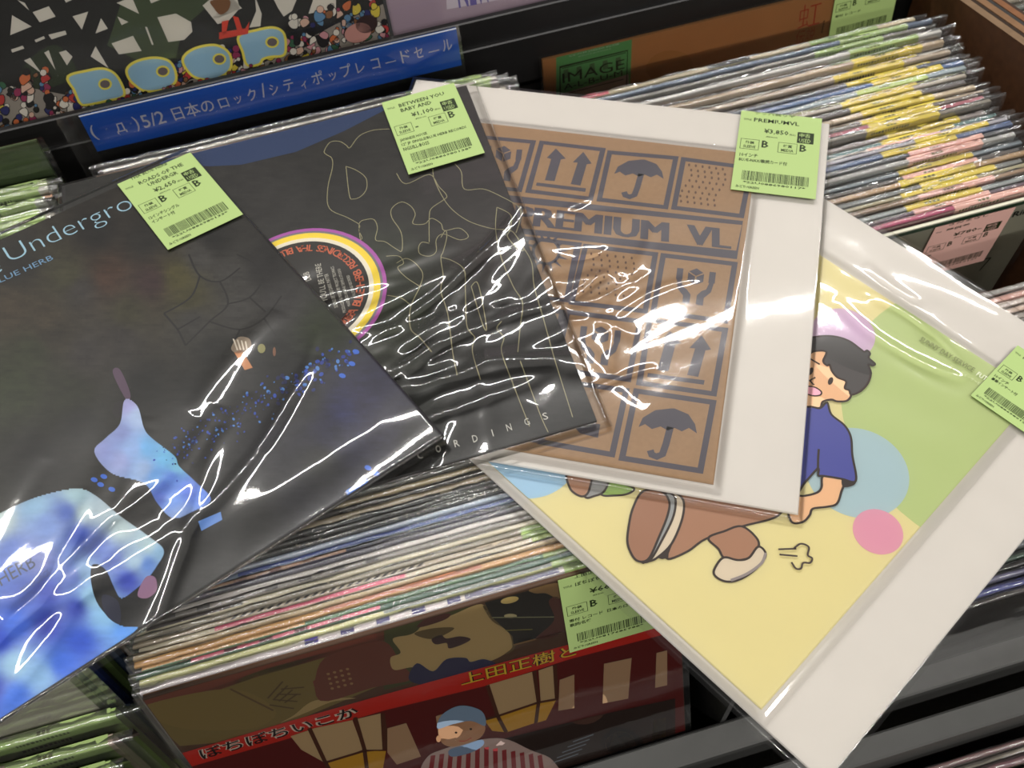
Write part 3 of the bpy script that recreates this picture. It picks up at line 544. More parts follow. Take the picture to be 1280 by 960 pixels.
# ---------------------------------------------------------------- records standing in the bins
def lean_basis(x, y, z, deg):
    """a standing record's frame: x along its top edge, y into the stack, z up its face; (x, y, z) is its top-front-left corner"""
    a = math.radians(deg); Y = Vector((0, math.cos(a), -math.sin(a))); Zv = Vector((0, math.sin(a), math.cos(a))); X = Vector((1, 0, 0))
    return Vector((x, y, z)), X, Y, Zv
JH = 0.315
JACK, FILMS, STK = {}, {}, {}
def jacket_mesh(T):
    if T not in JACK:
        v, f = box_geo(0, JH, 0, T, 0, JH, ch=0.0005); me = bpy.data.meshes.new('jacket'); me.from_pydata(v, [], f); me.update(); JACK[T] = me
    return JACK[T]
def film_mesh(T, k):
    """clear sleeve: front sheet, crumpled fold over the top, short back sheet, loose right end"""
    if (T, k) in FILMS: return FILMS[(T, k)]
    r = random.Random(k * 31 + int(T * 1e4)); n = 64; so = r.uniform(0, 90); xr = r.uniform(0.006, 0.016); up = r.uniform(0.0012, 0.0034)
    prof = [(-0.0006, -0.10), (-0.0007, -0.010), (-0.0006, -0.003), (-0.0004, 0.0006), (T * 0.35, up), (T + 0.0002, 0.0002), (T + 0.0005, -0.012)]
    v = []
    for j, (py, pz) in enumerate(prof):
        for i in range(n + 1):
            x = -0.004 + (JH + 0.004 + xr) * i / n; am = (0, .25, .6, 1, 1.2, 1, .3)[j]; end = sstep(JH - 0.03, JH + xr, x)
            ny = noise.noise(Vector((x * 60, j * 0.7, so))) * 0.0006 * am + noise.noise(Vector((x * 190, j * 1.3, so + 5))) * 0.0003 * am
            nz = noise.noise(Vector((x * 45, j * 0.9, so + 11))) * 0.0012 * am + noise.noise(Vector((x * 150, j, so + 3))) * 0.0010 * am
            v.append((x, py + ny * (1 + end), JH + pz + nz * (1 + end) - end * max(0, j - 2) * 0.0003))
    f = [(j * (n + 1) + i, j * (n + 1) + i + 1, (j + 1) * (n + 1) + i + 1, (j + 1) * (n + 1) + i) for j in range(len(prof) - 1) for i in range(n)]
    me = bpy.data.meshes.new('plastic_sleeve'); me.from_pydata(v, [], f); me.update(); me.polygons.foreach_set('use_smooth', [True] * len(me.polygons)); FILMS[(T, k)] = me
    return me
SCOL = {'green': (162, 186, 118), 'yellow': (218, 198, 80), 'pink': (226, 180, 168), 'lime': (180, 200, 116)}
def sticker_mesh(T, colr, k):
    if (T, colr, k) in STK: return STK[(T, colr, k)]
    r = random.Random(k + 99); a = Art(); W = 0.062; c = SCOL[colr]; n = 8
    prof = [(-0.00035, -0.050), (-0.00035, 0.0003), (T + 0.0003, 0.0003), (T + 0.0003, -0.012)]
    vs = [(x, y, z) for (y, z) in prof for x in (0, W)]; fs = [(0, 1, 3, 2), (2, 3, 5, 4), (4, 5, 7, 6)]; cs = [lin(c)] * 3
    def dash(x0, x1, z0, z1):
        b = len(vs); vs.extend([(x0, -0.00045, z0), (x1, -0.00045, z0), (x1, -0.00045, z1), (x0, -0.00045, z1)]); fs.append((b, b + 1, b + 2, b + 3)); cs.append(lin((60, 70, 34)))
    def dtop(x0, x1):
        b = len(vs); vs.extend([(x0, T * 0.25, 0.0004), (x1, T * 0.25, 0.0004), (x1, T * 0.7, 0.0004), (x0, T * 0.7, 0.0004)]); fs.append((b, b + 1, b + 2, b + 3)); cs.append(lin((86, 92, 40)))
    for row in range(5):
        x = 0.004
        while x < W * r.uniform(0.5, 0.85): d = r.uniform(0.0008, 0.0022); dash(x, x + d, -0.004 - row * 0.008, -0.0015 - row * 0.008); x += d + 0.0009
    x = r.uniform(0.012, 0.02)
    for i in range(r.randint(3, 5)): d = r.uniform(0.0016, 0.0026); dtop(x, x + d); x += d + 0.0009
    me = bpy.data.meshes.new('price_sticker'); me.from_pydata([(x, y, z + JH) for x, y, z in vs], [], fs); me.update()
    ca = me.color_attributes.new('Col', 'FLOAT_COLOR', 'CORNER'); data = []
    for p, cc in zip(me.polygons, cs): data += list(cc) * p.loop_total
    ca.data.foreach_set('color', data); me.materials.append(print_mat()); STK[(T, colr, k)] = me; return me
SFILM = film_mat('crinkled_film', 2.4, 0.07, 0.06, 0.03)
def card(c): return mat('card', c, 0.5, 0.35, grain=0.06, scale=40)
def standing(label, x, y, z, lean, T, col, stick=None, sx=0.24, segs=(), group=None, film=True, fk=0, name='sleeved_record'):
    O, X, Y, Zv = lean_basis(x, y, z, lean)
    r = thing(name, label, 'record', basis(O - Zv * JH, X, Y, Zv), group)
    share('jacket', jacket_mesh(T), card(col), r)
    if segs:
        a = Art()
        for (f0, f1, c, kind) in segs:
            if kind == 'bar': a.rect(f0 * JH, 0.0002, f1 * JH, T - 0.0002, c)
            elif kind == 'check':
                k = 0; n = max(2, round((f1 - f0) * JH / 0.0105)); d = (f1 - f0) * JH / n
                for i in range(n):
                    if i % 2 == 0: a.rect(f0 * JH + i * d, 0.0002, f0 * JH + (i + 0.55) * d + d * 0.2, T - 0.0002, c)
            elif kind == 'hatch':
                n = round((f1 - f0) * JH / 0.0052); d = (f1 - f0) * JH / n
                for i in range(n): x0 = f0 * JH + i * d; a.add([(x0, 0.0002), (x0 + d * 0.5, 0.0002), (x0 + d * 1.1, T - 0.0002), (x0 + d * 0.6, T - 0.0002)], [(0, 1, 2, 3)], c)
            elif kind == 'speck':
                rr = random.Random(int(f0 * 100) + 3)
                for i in range(70): x0 = (f0 + (f1 - f0) * rr.random()) * JH; y0 = rr.uniform(0.0003, T - 0.0008); a.rect(x0, y0, x0 + rr.uniform(0.0004, 0.0018), y0 + 0.0004, c)
        a.build('edge_print', r, lambda u, v, q: (u, v, JH + 0.0001 + q))
    if stick:
        s = share('price_sticker', sticker_mesh(T, stick, fk % 3), print_mat(), r); s.location.x = sx
    if film: share('plastic_sleeve', film_mesh(T, fk % 8), SFILM, r)
    return r
def nth(n):
    return '%d%s' % (n, 'th' if 10 <= n % 100 <= 20 else {1: 'st', 2: 'nd', 3: 'rd'}.get(n % 10, 'th'))
def cname(c):
    r, g, b = c; mx, mn = max(c), min(c)
    if mx < 62: return 'black'
    if mx - mn < 26: return 'dark grey' if mx < 105 else 'grey' if mx < 165 else 'pale grey' if mx < 205 else 'white'
    if r >= g >= b: return 'tan' if r - b < 75 and r > 130 else 'brown' if r < 130 else 'orange' if g < 175 and r - g > 40 else 'cream' if r - b < 90 else 'yellow'
    if r >= b >= g: return 'pink' if r > 170 else 'crimson'
    if g >= r and g >= b: return 'green' if g - b > 25 else 'teal'
    if b >= g >= r: return 'blue' if b > 110 else 'navy'
    return 'purple'
class Face:
    """the printable front of a standing record, drawn from photograph pixels"""
    def __init__(s, r, off=0.0003):
        s.r = r; m = r.matrix_world; s.O = m.translation.copy(); s.X = m.col[0].to_3d(); s.Y = m.col[1].to_3d(); s.Z = m.col[2].to_3d(); s.off = off
    def uv(s, p):
        q = on_plane(p[0], p[1], s.O, s.Y) - s.O; return (q.dot(s.X), q.dot(s.Z))
    def build(s, a, name='printed_artwork', parent=None, off=None):
        o = s.off if off is None else off
        return a.build(name, parent or s.r, lambda u, v, z: (u, -o - z, v))

# ===== middle bin: lantern record in front, then the row behind it, leaning back 17 degrees
MG = 'records standing in the middle bin'
lf = standing('dark red record with paper lanterns and red title band, foremost in the middle bin', 0.0, 0.0, 0.0, 17.2, 0.0034, (88, 58, 36), fk=1, name='lantern_record', film=False)
F = Face(lf); a = Art(F.uv); CL = (0.0006, 0.0006, JH - 0.0006, JH - 0.0004); P = lambda pts, c, sm=True: a.poly(pts, c, sm=sm, clip=CL)
q8, q4 = zz(400, 640, 2.977), zz(180, 830, 4.267)
a.rect(CL[0], CL[1], CL[2], CL[3], (92, 60, 36)); a.up()
P([(180, 890), (330, 836), (480, 795), (490, 850), (380, 896), (300, 925), (225, 932)], (132, 112, 54), False); P([(178, 876), (330, 828), (480, 785), (480, 800), (320, 846), (185, 892)], (128, 62, 42), False)
P([(470, 790), (585, 755), (600, 830), (480, 862)], (74, 76, 36), False); a.up()
P(q4([(0, 220), (460, 130), (700, 240), (620, 330), (420, 350), (200, 340), (60, 290)]), (140, 118, 58)); P(q4([(900, 90), (1000, 20), (1150, 130), (930, 190)]), (128, 56, 40), False); P(q4([(730, 310), (800, 270), (890, 200), (1000, 180), (1130, 180), (1000, 200), (880, 250)]), (186, 160, 104)); a.up()
for i in range(3):
    for j in range(3): P(q4(ell(945 + i * 42 + j * 14, 75 + j * 30 - i * 12, 13, 9, n=6)), (176, 140, 92), False)
for i in range(4): a.stroke(q4([(660 + i * 30, 180 + i * 8), (740 + i * 26, 90 + i * 22)]), 0.0012, (96, 74, 36)); a.stroke(q4([(670 + i * 20, 215 - i * 28), (800 + i * 18, 235 - i * 38)]), 0.0012, (96, 74, 36))
a.stroke(q4([(460, 130), (690, 245)]), 0.0013, (104, 78, 40)); a.up()
P(q8([(0, 560), (120, 500), (240, 480), (300, 560), (340, 620), (200, 650), (0, 700)]), (120, 58, 40)); a.up()
for i in range(4):
    for j in range(4): P(q8(ell(30 + i * 24 + j * 5, 600 + j * 18 - i * 6, 7, 5, n=6)), (170, 130, 84), False)
P(q8([(270, 470), (330, 455), (360, 440), (400, 400), (480, 385), (600, 340), (640, 400), (700, 440), (716, 500), (640, 550), (560, 560), (520, 590), (420, 600), (350, 575), (275, 585), (262, 540), (300, 520)]), (196, 168, 112)); a.stroke(q8([(610, 345), (645, 400), (705, 440), (720, 500), (690, 525)]), 0.002, (112, 92, 52), sm=True); a.up()
P(q8([(415, 470), (450, 455), (470, 468), (520, 460), (560, 470), (530, 490), (480, 505), (470, 485), (430, 490)]), (66, 36, 40)); P(q8([(330, 620), (360, 560), (420, 590), (470, 545), (540, 540), (560, 555), (610, 545), (650, 570), (500, 610), (400, 640)]), (38, 40, 84)); P(q8([(400, 390), (480, 375), (470, 395), (400, 420), (360, 425)]), (84, 40, 34)); P(q8([(350, 450), (420, 430), (500, 430), (420, 470)]), (110, 90, 50))
P(q8([(612, 335), (880, 262), (905, 440), (720, 495), (716, 460), (640, 390)]), (24, 22, 18), False); a.up()
P(q8(ell(705, 325, 34, 12, -0.2)), (236, 208, 130), False); P(q8(ell(708, 384, 24, 8)), (214, 200, 150), False); a.stroke(q8([(640, 390), (870, 388)]), 0.0009, (150, 150, 110)); a.stroke(q8([(690, 438), (790, 434)]), 0.0009, (140, 130, 60)); P(q8([(780, 285), (890, 262), (890, 320), (840, 300), (800, 300)]), (156, 122, 76)); P(q8([(850, 330), (890, 320), (905, 440), (800, 470), (870, 400)]), (96, 46, 34)); a.stroke(q8([(720, 492), (900, 445)]), 0.0016, (146, 110, 64)); a.up()
P([(222, 965), (236, 958), (480, 886), (712, 821), (860, 782), (870, 1200), (200, 1200)], (108, 20, 16), False); a.up()
band = [(228, 940), (363, 900), (480, 867), (575, 841), (702, 807), (860, 764), (860, 784), (712, 823), (608, 856), (480, 887), (344, 927), (236, 958)]
P(band, (214, 46, 30), False); a.up()
for bd, c, k in ((0.05, (240, 226, 206), 1), (0.0, (24, 18, 18), 0)): a.text('ぼちぼちいこか', (254 - k, 948), (450, 893), 0.0115, c, bold=bd + 0.012, res=3); a.up()
for bd, c in ((0.03, (30, 20, 14)), (0.0, (242, 206, 60))): a.text('上田正樹と', (577, 856), (720, 818), 0.0125, c, bold=bd + 0.006, res=3); a.up()
BRL = (92, 46, 24)
def lantern(cream, yel, bars):
    for p in cream: P(q8(p), (206, 176, 132), False)
    for p in yel: P(q8(p), (214, 164, 46), False)
    a.up()
    for p in bars: a.stroke(q8(p), 0.0026, BRL)
    a.up()
lantern([[(-110, 830), (-20, 800), (120, 770), (160, 880), (20, 930), (-70, 880)], [(140, 765), (225, 745), (245, 880), (165, 880)]], [[(20, 925), (165, 885), (245, 885), (225, 1000), (30, 1000)]], [[(130, 760), (165, 880), (180, 1000)], [(-40, 800), (20, 928), (60, 1000)], [(20, 928), (165, 884), (246, 880), (232, 745)]])
lantern([[(620, 640), (790, 590), (810, 700), (660, 755)], [(812, 585), (872, 565), (878, 690), (820, 700)]], [[(610, 770), (660, 757), (690, 815), (640, 810)], [(662, 757), (808, 705), (800, 780), (695, 815)], [(815, 706), (878, 694), (840, 770), (806, 780)]], [[(622, 640), (660, 755), (692, 815)], [(795, 588), (812, 704), (802, 780)], [(612, 768), (660, 755), (812, 704), (880, 692)], [(872, 565), (880, 692)]])
for p in ([(890, 620), (945, 600), (945, 725), (885, 735)], [(1055, 560), (1158, 538), (1145, 690), (1050, 708)], [(1250, 520), (1290, 510), (1290, 640), (1245, 650)], [(250, 800), (320, 780), (375, 905), (285, 935), (250, 890)], [(430, 755), (520, 725), (500, 800), (440, 830)]): P(q8(p), (196, 160, 124), False)
P(q8([(680, 840), (1000, 760), (1320, 690), (1320, 960), (850, 1000)]), (52, 30, 22), False); P(q8([(1240, 770), (1285, 760), (1285, 850), (1230, 870)]), (132, 96, 30), False); P(q8(ell(1115, 858, 56, 46, -0.2)), (150, 112, 84), False); P(q8([(1040, 850), (1090, 800), (1160, 810), (1200, 850), (1190, 900), (1165, 840), (1110, 835), (1065, 870)]), (26, 20, 18)); a.up()
for i in range(5): a.stroke(q8([(860 + i * 20, 930 - i * 20), (960 + i * 14, 895 - i * 18)]), 0.0012, (140, 150, 160))
P(q8([(370, 960), (400, 905), (450, 880), (560, 848), (680, 838), (780, 880), (865, 920), (850, 990), (380, 1000)]), (206, 180, 172)); a.up()
for i in range(13): a.stroke(q8([(420 + i * 33, 870 + abs(i - 6) * 5), (408 + i * 35, 985)]), 0.0032, (166, 62, 66))
P(q8([(440, 800), (470, 770), (560, 755), (612, 790), (600, 830), (560, 850), (490, 868), (450, 850)]), (206, 158, 120)); a.up()
P(q8([(436, 800), (452, 750), (520, 715), (600, 735), (614, 790), (560, 772), (490, 785)]), (150, 172, 196)); P(q8([(480, 880), (540, 860), (600, 842), (606, 862), (560, 890), (490, 905)]), (132, 156, 186)); a.up()
a.up(); P(q8(ell(505, 815, 5, 4, n=8)), (40, 30, 26), False); P(q8(ell(560, 802, 5, 4, n=8)), (40, 30, 26), False); a.stroke(q8([(515, 846), (540, 846), (562, 834)]), 0.0008, (150, 70, 60), sm=True); P(q8(ell(440, 838, 9, 13, n=10)), (200, 150, 112), False)
F.build(a)
# its sleeve and sticker
def ff(x0, x1, z0, z1, seed, amp=0.0004, n=60):
    v, f = grid_geo(n, n, lambda p, q: (x0 + (x1 - x0) * p, -0.0012 + amp * noise.noise(Vector((p * 7, q * 7, seed))), z0 + (z1 - z0) * q)); return v, f
v, f = ff(-0.004, JH + 0.004, 0.01, JH + 0.004, 3); obj('plastic_sleeve', v, f, FILM, lf, smooth=True)
def face_sticker(F, px_tl, px_tr, W, Hh, info, base, off, nm='price_sticker'):
    tl = Vector(F.uv(px_tl)); tr = Vector(F.uv(px_tr)); X = (tr - tl).normalized(); Y = Vector((-X.y, X.x)); o = tl - Y * Hh
    a = Art(); sticker_art(a, W, Hh, info, base)
    st = box(nm, mat('sticker_paper', base, 0.6, 0.2), F.r, 0, W, 0, Hh, 0, 0.0002)
    for vx in st.data.vertices: q = o + X * vx.co.x + Y * vx.co.y; vx.co = (q.x, -off - vx.co.z, q.y)
    a.build('sticker_print', st, lambda u, v, z: ((o + X * u + Y * v).x, -off - 0.00025 - z, (o + X * u + Y * v).y))
face_sticker(F, (696, 722), (806, 691), 0.0562, 0.0740, dict(artist='上田正樹と有山', title=['ぼちぼちいこか'], tw=[0.5], price='660', net='600', g='BB', note=['帯付 レコード  日本のロック', '歌詞/名盤'], nw=[0.78, 0.24], code='*22U0817685988*'), (162, 186, 118), 0.0022)
MID = [  # jacket edge colour, thickness, sticker, edge print, tiny lift
    ((206, 198, 200), .0044, 'green', [(.30, .60, (64, 56, 120), 'check'), (.60, .78, (96, 92, 128), 'bar')]), ((206, 206, 148), .0030, 'green', [(.45, 1, (126, 134, 124), 'bar')]), ((70, 104, 84), .0030, None, [(.10, .45, (222, 120, 140), 'bar'), (.16, .42, (48, 44, 40), 'check')]),
    ((98, 134, 98), .0026, 'green', [(.0, .3, (214, 168, 110), 'bar')]), ((206, 160, 96), .0034, None, [(.35, .65, (196, 130, 96), 'bar')]), ((196, 176, 140), .0026, None, []), ((206, 196, 172), .0034, 'lime', [(.14, .5, (226, 116, 140), 'bar')]), ((186, 172, 150), .0030, 'green', [(.18, .55, (70, 66, 64), 'hatch')]),
    ((150, 142, 124), .0030, 'green', []), ((206, 198, 172), .0030, None, [(.02, .2, (70, 60, 58), 'bar')]), ((140, 134, 128), .0034, 'green', [(.05, .5, (84, 80, 78), 'check')]), ((214, 208, 204), .0030, 'green', []), ((96, 92, 108), .0026, None, []), ((60, 58, 80), .0026, None, [(.0, .4, (188, 150, 128), 'bar'), (.05, .35, (110, 40, 44), 'check')]),
    ((132, 148, 172), .0034, 'green', [(.2, .8, (74, 92, 160), 'bar')]), ((160, 172, 190), .0026, None, []), ((40, 40, 38), .0034, None, [(.3, 1, (206, 198, 176), 'speck')]), ((52, 52, 50), .0030, None, [(.0, .25, (176, 112, 98), 'bar')]), ((70, 72, 74), .0026, None, []), ((178, 164, 138), .0044, None, [(.0, .3, (62, 52, 44), 'speck')]),
    ((46, 40, 36), .0034, None, []), ((176, 160, 124), .0034, None, []), ((58, 58, 50), .0030, None, [(.1, .5, (120, 100, 80), 'speck')]), ((80, 84, 68), .0026, None, []), ((48, 56, 54), .0034, None, []), ((38, 36, 34), .0030, None, []), ((150, 144, 130), .0030, None, []), ((60, 60, 62), .0034, None, [])]
y = 0.0034 / math.cos(math.radians(17.2)) + 0.0004; rm = random.Random(11); k = 0
for col, T, st, sg in MID:
    k += 1
    standing('%s-edged upright record%s, %s behind the lantern record in the middle bin' % (cname(col), ' with %s sticker' % st if st else '', nth(k)), rm.uniform(-0.004, 0.0015), y, rm.uniform(-0.0016, 0.0004), 17.2, T, col, st, rm.uniform(0.232, 0.25), sg, MG, fk=k)
    y += T / math.cos(math.radians(17.2)) + 0.00055
HID = [(120, 116, 108), (70, 66, 64), (172, 160, 140), (60, 74, 96), (140, 60, 56), (90, 104, 84), (196, 188, 172)]
ym = y
while y < 0.384:
    k += 1; col = HID[k % 7]
    standing('%s-edged upright record, %s behind the lantern record, under the laid sleeves' % (cname(col), nth(k)), rm.uniform(-0.004, 0.001), y, rm.uniform(-0.006, -0.003), 16.5, .0044, col, None, 0.24, (), MG, film=(y > 0.35), fk=k); y += 0.0078
for col, T, st in (((206, 194, 180), .0044, 'green'), ((222, 212, 206), .0034, 'green'), ((178, 148, 128), .0030, 'green'), ((214, 206, 190), .0044, 'green'), ((120, 112, 106), .0030, 'green'), ((176, 170, 160), .0044, 'green'), ((66, 62, 60), .0034, 'green')):
    k += 1
    standing('%s-edged upright record with green sticker, %s behind the lantern record, below the blue sign' % (cname(col), nth(k)), rm.uniform(-0.012, 0.006), y, rm.uniform(0.002, 0.006), 15, T, col, st, rm.uniform(0.235, 0.25), (), MG, fk=k); y += T + 0.0024

# ===== blue hanging sign in its clear holder behind the middle row
O, X, Y, Zv = lean_basis(0.0, 0.4385, 0.0, 7.0)
sg = thing('category_sign', 'blue sign strip with white Japanese lettering in a clear upright holder behind the middle records', 'sign', basis(O - Zv * 0.10, X, Y, Zv))
class PF:
    pass
SF = Face.__new__(Face); SF.r = sg; SF.O = O - Zv * 0.10; SF.X, SF.Y, SF.Z = X, Y, Zv; SF.off = 0.0
cs = [SF.uv(p) for p in ((98.5, 147.5), (568.5, 33), (578, 78.5), (124, 192))]
x0 = (cs[0][0] + cs[3][0]) / 2; x1 = (cs[1][0] + cs[2][0]) / 2; zt = (cs[0][1] + cs[1][1]) / 2; zb_ = (cs[2][1] + cs[3][1]) / 2
v, f = box_geo(x0, x1, 0.0, 0.0006, zb_, zt); obj('paper_insert', v, f, mat('sign_blue', (28, 104, 214), 0.45, 0.4, grain=0.03), sg)
a = Art(SF.uv); WHT = (236, 238, 244); q3 = zz(0, 0, 2.977)
qb = lambda pts: pts
a.rect(x0, zt - 0.0009, x1, zt + 0.0003, (226, 230, 238)); a.up()
def cs_line(t): return (116 + (568 - 116) * t, 188 - 116 * t)
def jt(body, x0p, x1p, yp0, h): 
    s = -0.2525; a.text(body, (x0p, yp0), (x1p, yp0 + s * (x1p - x0p)), h, WHT, bold=0.006, res=3)
jt('(', 119, 125, 175.5, 0.0135); jt('Д', 148, 160, 167.5, 0.0092); jt(')', 172.5, 177.5, 164, 0.0135); jt('5/2', 181, 209, 160, 0.0115)
jt('日本の', 219.5, 270, 151, 0.0122); jt('ロ', 276, 287.5, 135.5, 0.0085); jt('ッ', 295, 304, 130, 0.0065); jt('ク', 312, 323, 126.5, 0.0105); jt('/', 329, 335, 122, 0.0125)
jt('シ', 339.5, 350, 119, 0.0095); jt('テ', 357, 369, 114.5, 0.0100); jt('ィ', 378, 385, 111.5, 0.0070); jt('ポ', 392, 406, 106.5, 0.0115); jt('ッ', 413, 422, 101, 0.0068); jt('プ', 428, 441, 97, 0.0112); jt('レ', 447, 457, 91.5, 0.0090)
jt('コ', 466, 476, 87, 0.0092); jt('ー', 482, 495, 79.5, 0.0010); jt('ド', 503, 514, 79, 0.0110); jt('セ', 519, 530, 73.5, 0.0098); jt('ー', 536, 549, 66, 0.0010); jt('ル', 554, 566, 64.5, 0.0100)
for px, py in ((133, 161), (163.5, 154)): a.poly(ell(px, py, 1.3, n=10), (120, 160, 224))
SF.build(a, 'white_lettering', off=0.0003)
v, f = grid_geo(40, 14, lambda p, q: (x0 - 0.017 + (x1 - x0 + 0.0195) * p, -0.0016 + 0.0003 * noise.noise(Vector((p * 9, q * 3, 2))), 0.035 + (zt - 0.034) * q)); obj('clear_holder', v, f, FILM, sg, smooth=True)
v, f = box_geo(x0 - 0.017, x1 + 0.0025, 0.0012, 0.0022, 0.0, zt + 0.001); obj('clear_back', v, f, film_mat('clear_acrylic', 1.0, 0.02, 0.03, 0.01), sg)

# ===== full bin by the plywood divider
RG = 'records packed in the bin beside the plywood divider'; RX = 0.3745; RZ = -0.030
FULL = [((206, 192, 160), .0060, 'green', [(.0, .12, (226, 96, 116), 'bar'), (.40, .52, (46, 42, 36), 'bar')]), ((108, 160, 156), .0060, 'green', []), ((92, 108, 132), .0044, 'green', []), ((196, 192, 188), .0060, 'green', []), ((206, 204, 200), .0044, 'green', []), ((178, 134, 76), .0044, 'green', []), ((186, 166, 138), .0060, 'yellow', []),
        ((176, 160, 140), .0060, 'yellow', []), ((150, 134, 122), .0044, 'yellow', []), ((70, 100, 148), .0060, 'yellow', []), ((150, 164, 170), .0060, 'lime', []), ((150, 150, 110), .0044, 'yellow', []), ((98, 92, 92), .0060, 'yellow', []), ((196, 178, 152), .0060, 'yellow', []), ((182, 164, 142), .0044, 'yellow', []), ((160, 78, 92), .0060, 'yellow', []),
        ((136, 130, 120), .0044, 'yellow', []), ((150, 140, 136), .0060, 'yellow', []), ((92, 126, 124), .0060, 'yellow', []), ((164, 162, 170), .0044, 'yellow', []), ((86, 104, 140), .0060, 'yellow', []), ((84, 86, 90), .0044, 'pink', []), ((160, 160, 156), .0060, 'pink', []), ((92, 86, 84), .0044, 'pink', []), ((178, 146, 104), .0060, 'yellow', []),
        ((118, 120, 118), .0060, 'yellow', []), ((164, 156, 126), .0044, 'yellow', []), ((140, 146, 146), .0060, 'yellow', []), ((86, 68, 80), .0044, 'pink', []), ((172, 70, 104), .0060, 'pink', [])]
ins = [((120, 116, 110), 'green'), ((206, 200, 190), 'yellow'), ((84, 90, 104), 'yellow'), ((178, 170, 156), 'yellow'), ((110, 100, 92), 'yellow'), ((196, 190, 184), 'pink'), ((132, 142, 150), 'yellow'), ((150, 124, 100), 'pink')]
for q, (c, s_) in zip((3, 8, 11, 15, 19, 24, 29, 34), ins): FULL.insert(q, (c, .0044, s_, []))
FULL = [(c, .0044 if t > .005 else .0034, s_, g) for c, t, s_, g in FULL]
# orange album at the back, standing proud
oa = standing('orange album with green image-album strip and green sticker at the back of the packed bin', 0.3655, 0.4575, -0.0260, 6.0, 0.0034, (206, 142, 84), name='orange_album', fk=2, film=False)
F = Face(oa); a = Art(F.uv); CL = (0.0005, 0.0005, JH - 0.0005, JH - 0.0005); g5, g6 = zz(660, 0, 5.82), zz(860, 0, 5.82); P = lambda pts, c, sm=False: a.poly(pts, c, sm=sm, clip=CL)
P(g5([(205, 385), (757, 250), (740, 700), (205, 760)]), (112, 180, 108)); P(g5([(860, 520), (900, 420), (1000, 370), (1120, 380), (1190, 440), (1180, 560), (1000, 640)]), (196, 134, 74), True); a.up()
P(g5([(215, 690), (730, 540), (740, 700), (215, 760)]), (206, 178, 170)); a.up(); DG = (44, 50, 30)
for i in range(5): P(g5([(258 + i * 95, 575 - i * 22), (300 + i * 95, 562 - i * 22), (292 + i * 95, 500 - i * 22), (258 + i * 95, 510 - i * 22)]), (96, 128, 84))
a.up(); a.stroke(g5([(234, 700), (232, 488), (724, 366), (716, 640), (714, 660)]), 0.0010, DG); a.stroke(g5([(250, 497), (712, 382)]), 0.0007, DG); a.stroke(g5([(245, 690), (695, 575)]), 0.0007, DG)
a.text('IMAGE', *g5([(252, 606), (702, 498)]), 0.0100, DG, res=3); a.text('A-L-B-U-M', *g5([(262, 655), (686, 548)]), 0.0058, DG, res=3)
a.text('CX-7139 STEREO ¥2,500', *g5([(300, 415), (662, 325)]), 0.0018, (220, 232, 206)); a.text('INVITATION', *g5([(368, 415), (600, 358)]), 0.0010, (200, 220, 190))
a.text('虹', *g6([(795, 215), (955, 170)]), 0.0235, (196, 60, 36), bold=-0.012, res=3); a.text('伝説', *g6([(775, 330), (910, 300)]), 0.0150, (196, 60, 36), bold=-0.012, res=3)
for i in range(5): P(g6([(985 - i * 4, 150 + i * 19), (996 - i * 4, 147 + i * 19), (993 - i * 4, 160 + i * 19), (982 - i * 4, 163 + i * 19)]), (96, 60, 34))
F.build(a, off=0.00012); v, f = ff(-0.003, JH + 0.004, 0.05, JH + 0.005, 8, 0.0003); obj('plastic_sleeve', v, f, FILM, oa, smooth=True)
face_sticker(F, (1046, -24), (1131, -46), 0.0615, 0.062, dict(artist='虹伝説', title=['虹伝説'], tw=[0.3], price='3,250', net='2,955', g='BB', note=['帯付 レコード'], nw=[0.4]), (162, 186, 118), 0.0018)
y = 0.4130; rr = random.Random(4); n_full = len(FULL); y1 = 0.203; tot = sum(q[1] for q in FULL); gap = (y - y1 - tot) / n_full
for i, (col, T, st, sg_) in enumerate(FULL):
    y -= T + gap; ln = 5.0 - 6.0 * i / n_full
    standing('%s-edged upright record with %s sticker, %s in front of the orange album' % (cname(col), st, nth(i + 1)), RX + rr.uniform(-0.006, 0.006), y, RZ + rr.uniform(-0.004, 0.004) , ln, T, col, st, rr.uniform(0.205, 0.238), sg_, RG, fk=i + 3)
wf = standing('white record with dark green top stripe and pink sticker, foremost in the packed bin', RX + 0.001, y - 0.0052, RZ - 0.006, -1.5, 0.0034, (206, 204, 184), name='pink_sticker_record', fk=5, film=False)
F = Face(wf); a = Art(F.uv)
a.rect(0.001, JH - 0.0045, JH - 0.001, JH - 0.0008, (40, 78, 52)); a.up()
a.text('Ring', (1263, 274), (1290, 266), 0.009, (40, 44, 40), bold=0.02); a.stroke([(1220, 325), (1238, 322), (1224, 338)], 0.0012, (50, 50, 44))
F.build(a, off=0.0003)
face_sticker(F, (1168, 283), (1267, 257.5), 0.066, 0.066, dict(artist='さだまさし', title=['夢供養'], tw=[0.3], price='780', net='709', g='BB', note=['LP'], nw=[0.1], code='*22P0816685012*'), (226, 180, 168), 0.0014)
v, f = ff(-0.003, JH + 0.006, 0.05, JH + 0.003, 18, 0.0003); obj('plastic_sleeve', v, f, FILM, wf, smooth=True)

